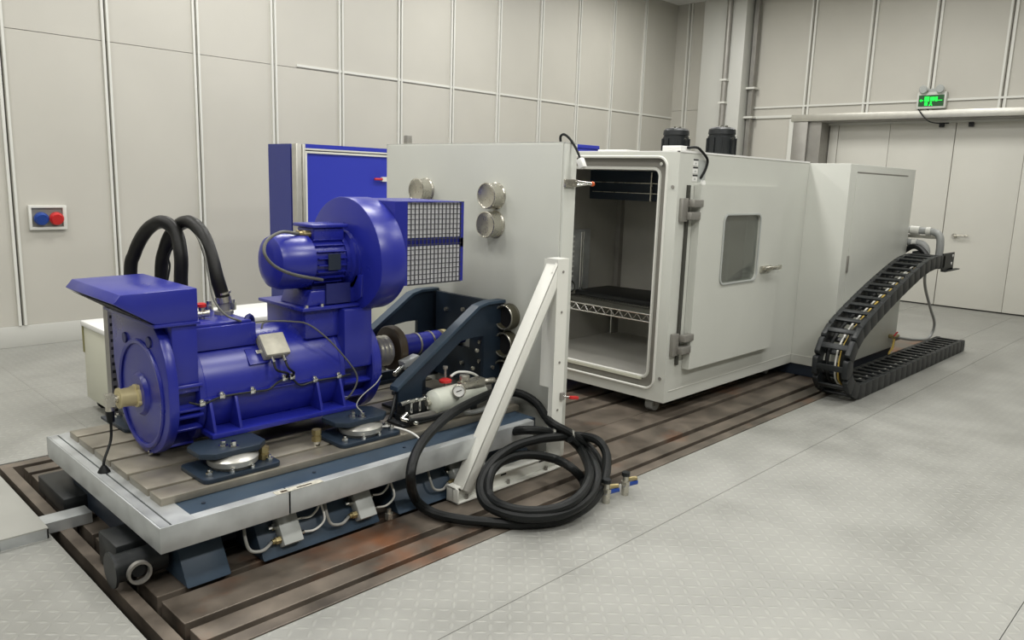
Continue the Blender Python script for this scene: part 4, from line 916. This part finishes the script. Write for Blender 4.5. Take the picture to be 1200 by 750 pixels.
# ================================================================== BACKGROUND CABINETS
wc = thing('white_cabinet', 'low cream-white cabinet on wheels standing behind the motor', 'cabinet', (2.35, 5.3, 0))
part('carcass', B().box(1.65, 3.02, 5.03, 5.55, .07, .555), CREAM, wc, bevel=.006)
part('worktop', B().box(1.64, 3.03, 5.02, 5.56, .558, .592), WHITE2, wc, bevel=.006)
part('corner_trim', B().box(1.645, 1.67, 5.535, 5.556, .38, .556), OLIVE, wc)
for k in range(2): part('drawer_front', B().box(2.35+.33*k, 2.66+.33*k, 5.022, 5.03, .30, .53), CREAM, wc, bevel=.003)
for x in (1.72, 2.95):
    for y in (5.12, 5.47): part('caster', B().cyl((x, y-.015, .035), (x, y+.015, .035), .034, n=16).box(x-.02, x+.02, y-.02, y+.02, .05, .072), PLASTIC, wc)
w2 = thing('white_cabinet', 'pale low cabinet glimpsed under the blower, beyond the slate frame', 'cabinet', (4.5, 5.25, 0))
part('carcass', B().box(3.75, 5.15, 5.0, 5.5, .07, .80), CREAM, w2, bevel=.006)
part('worktop', B().box(3.74, 5.16, 4.99, 5.51, .803, .83), WHITE2, w2, bevel=.006)
for k in range(3): part('door', B().box(3.77+.46*k, 4.21+.46*k, 4.992, 5.0, .10, .78), CREAM, w2, bevel=.003)
for x in (3.82, 5.08):
    for y in (5.08, 5.42): part('caster', B().cyl((x, y-.015, .035), (x, y+.015, .035), .034, n=16).box(x-.02, x+.02, y-.02, y+.02, .05, .072), PLASTIC, w2)
bc = thing('blue_cabinet', 'tall blue cabinet with pale profile edges behind the partition panel', 'cabinet', (4.2, 5.87, 0))
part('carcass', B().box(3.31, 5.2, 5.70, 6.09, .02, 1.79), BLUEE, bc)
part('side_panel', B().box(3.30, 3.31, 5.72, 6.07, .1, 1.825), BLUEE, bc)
part('corner_profile', B().box(3.30, 3.345, 5.63, 5.70, 0, 1.826).box(3.36, 3.385, 5.63, 5.70, 0, 1.826).box(3.345, 3.36, 5.645, 5.70, 0, 1.82), ALU, bc, bevel=.004)
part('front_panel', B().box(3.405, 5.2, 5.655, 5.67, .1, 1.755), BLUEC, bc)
part('front_profile', B().box(3.385, 5.2, 5.64, 5.70, 1.755, 1.772).box(3.385, 5.2, 5.64, 5.70, 1.780, 1.795).box(3.385, 3.405, 5.64, 5.7, .1, 1.76), STRIP, bc, bevel=.003)
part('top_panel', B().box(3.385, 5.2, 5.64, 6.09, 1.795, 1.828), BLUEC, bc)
p = OY(445, 210, 5.64)
part('latch', B().cyl((p.x-.06, 5.63, p.z), (p.x+.02, 5.63, p.z), .010), RED, bc); part('latch_plate', B().box(p.x+.02, p.x+.08, 5.63, 5.655, p.z-.02, p.z+.02), STRIP, bc)
t = thing('blue_locker', 'blue cabinet top showing between the partition and chamber roof', 'cabinet', (6.7, 5.75, 0))
part('carcass', B().box(6.35, 7.05, 5.56, 6.0, .05, 1.96), BLUEC, t, bevel=.004)
part('plinth', B().box(6.37, 7.03, 5.6, 5.98, 0, .05), SLATED, t)
part('top_cap', B().box(6.34, 7.06, 5.55, 6.01, 1.96, 2.0), BLUEC, t, bevel=.003)
# sheet-metal ramp beside the pit
rp = thing('cover_plate', 'silver sheet-metal cover step beside the rail pit, left foreground', 'plate', (.4, 4.0, 0))
part('sheet', B().box(-.3, .885, 3.615, 4.55, .044, .05), SHEET, rp)
part('front_skirt', B().box(-.3, .70, 3.615, 3.621, 0, .044).box(.703, .885, 3.615, 3.621, 0, .044), GALV, rp)
part('side_skirt', B().box(.879, .885, 3.615, 4.55, 0, .044), GALV, rp)
part('tongue', B().box(.885, 1.075, 3.66, 3.76, .044, .05).box(.885, 1.075, 3.66, 3.665, 0, .044), GALV, rp)
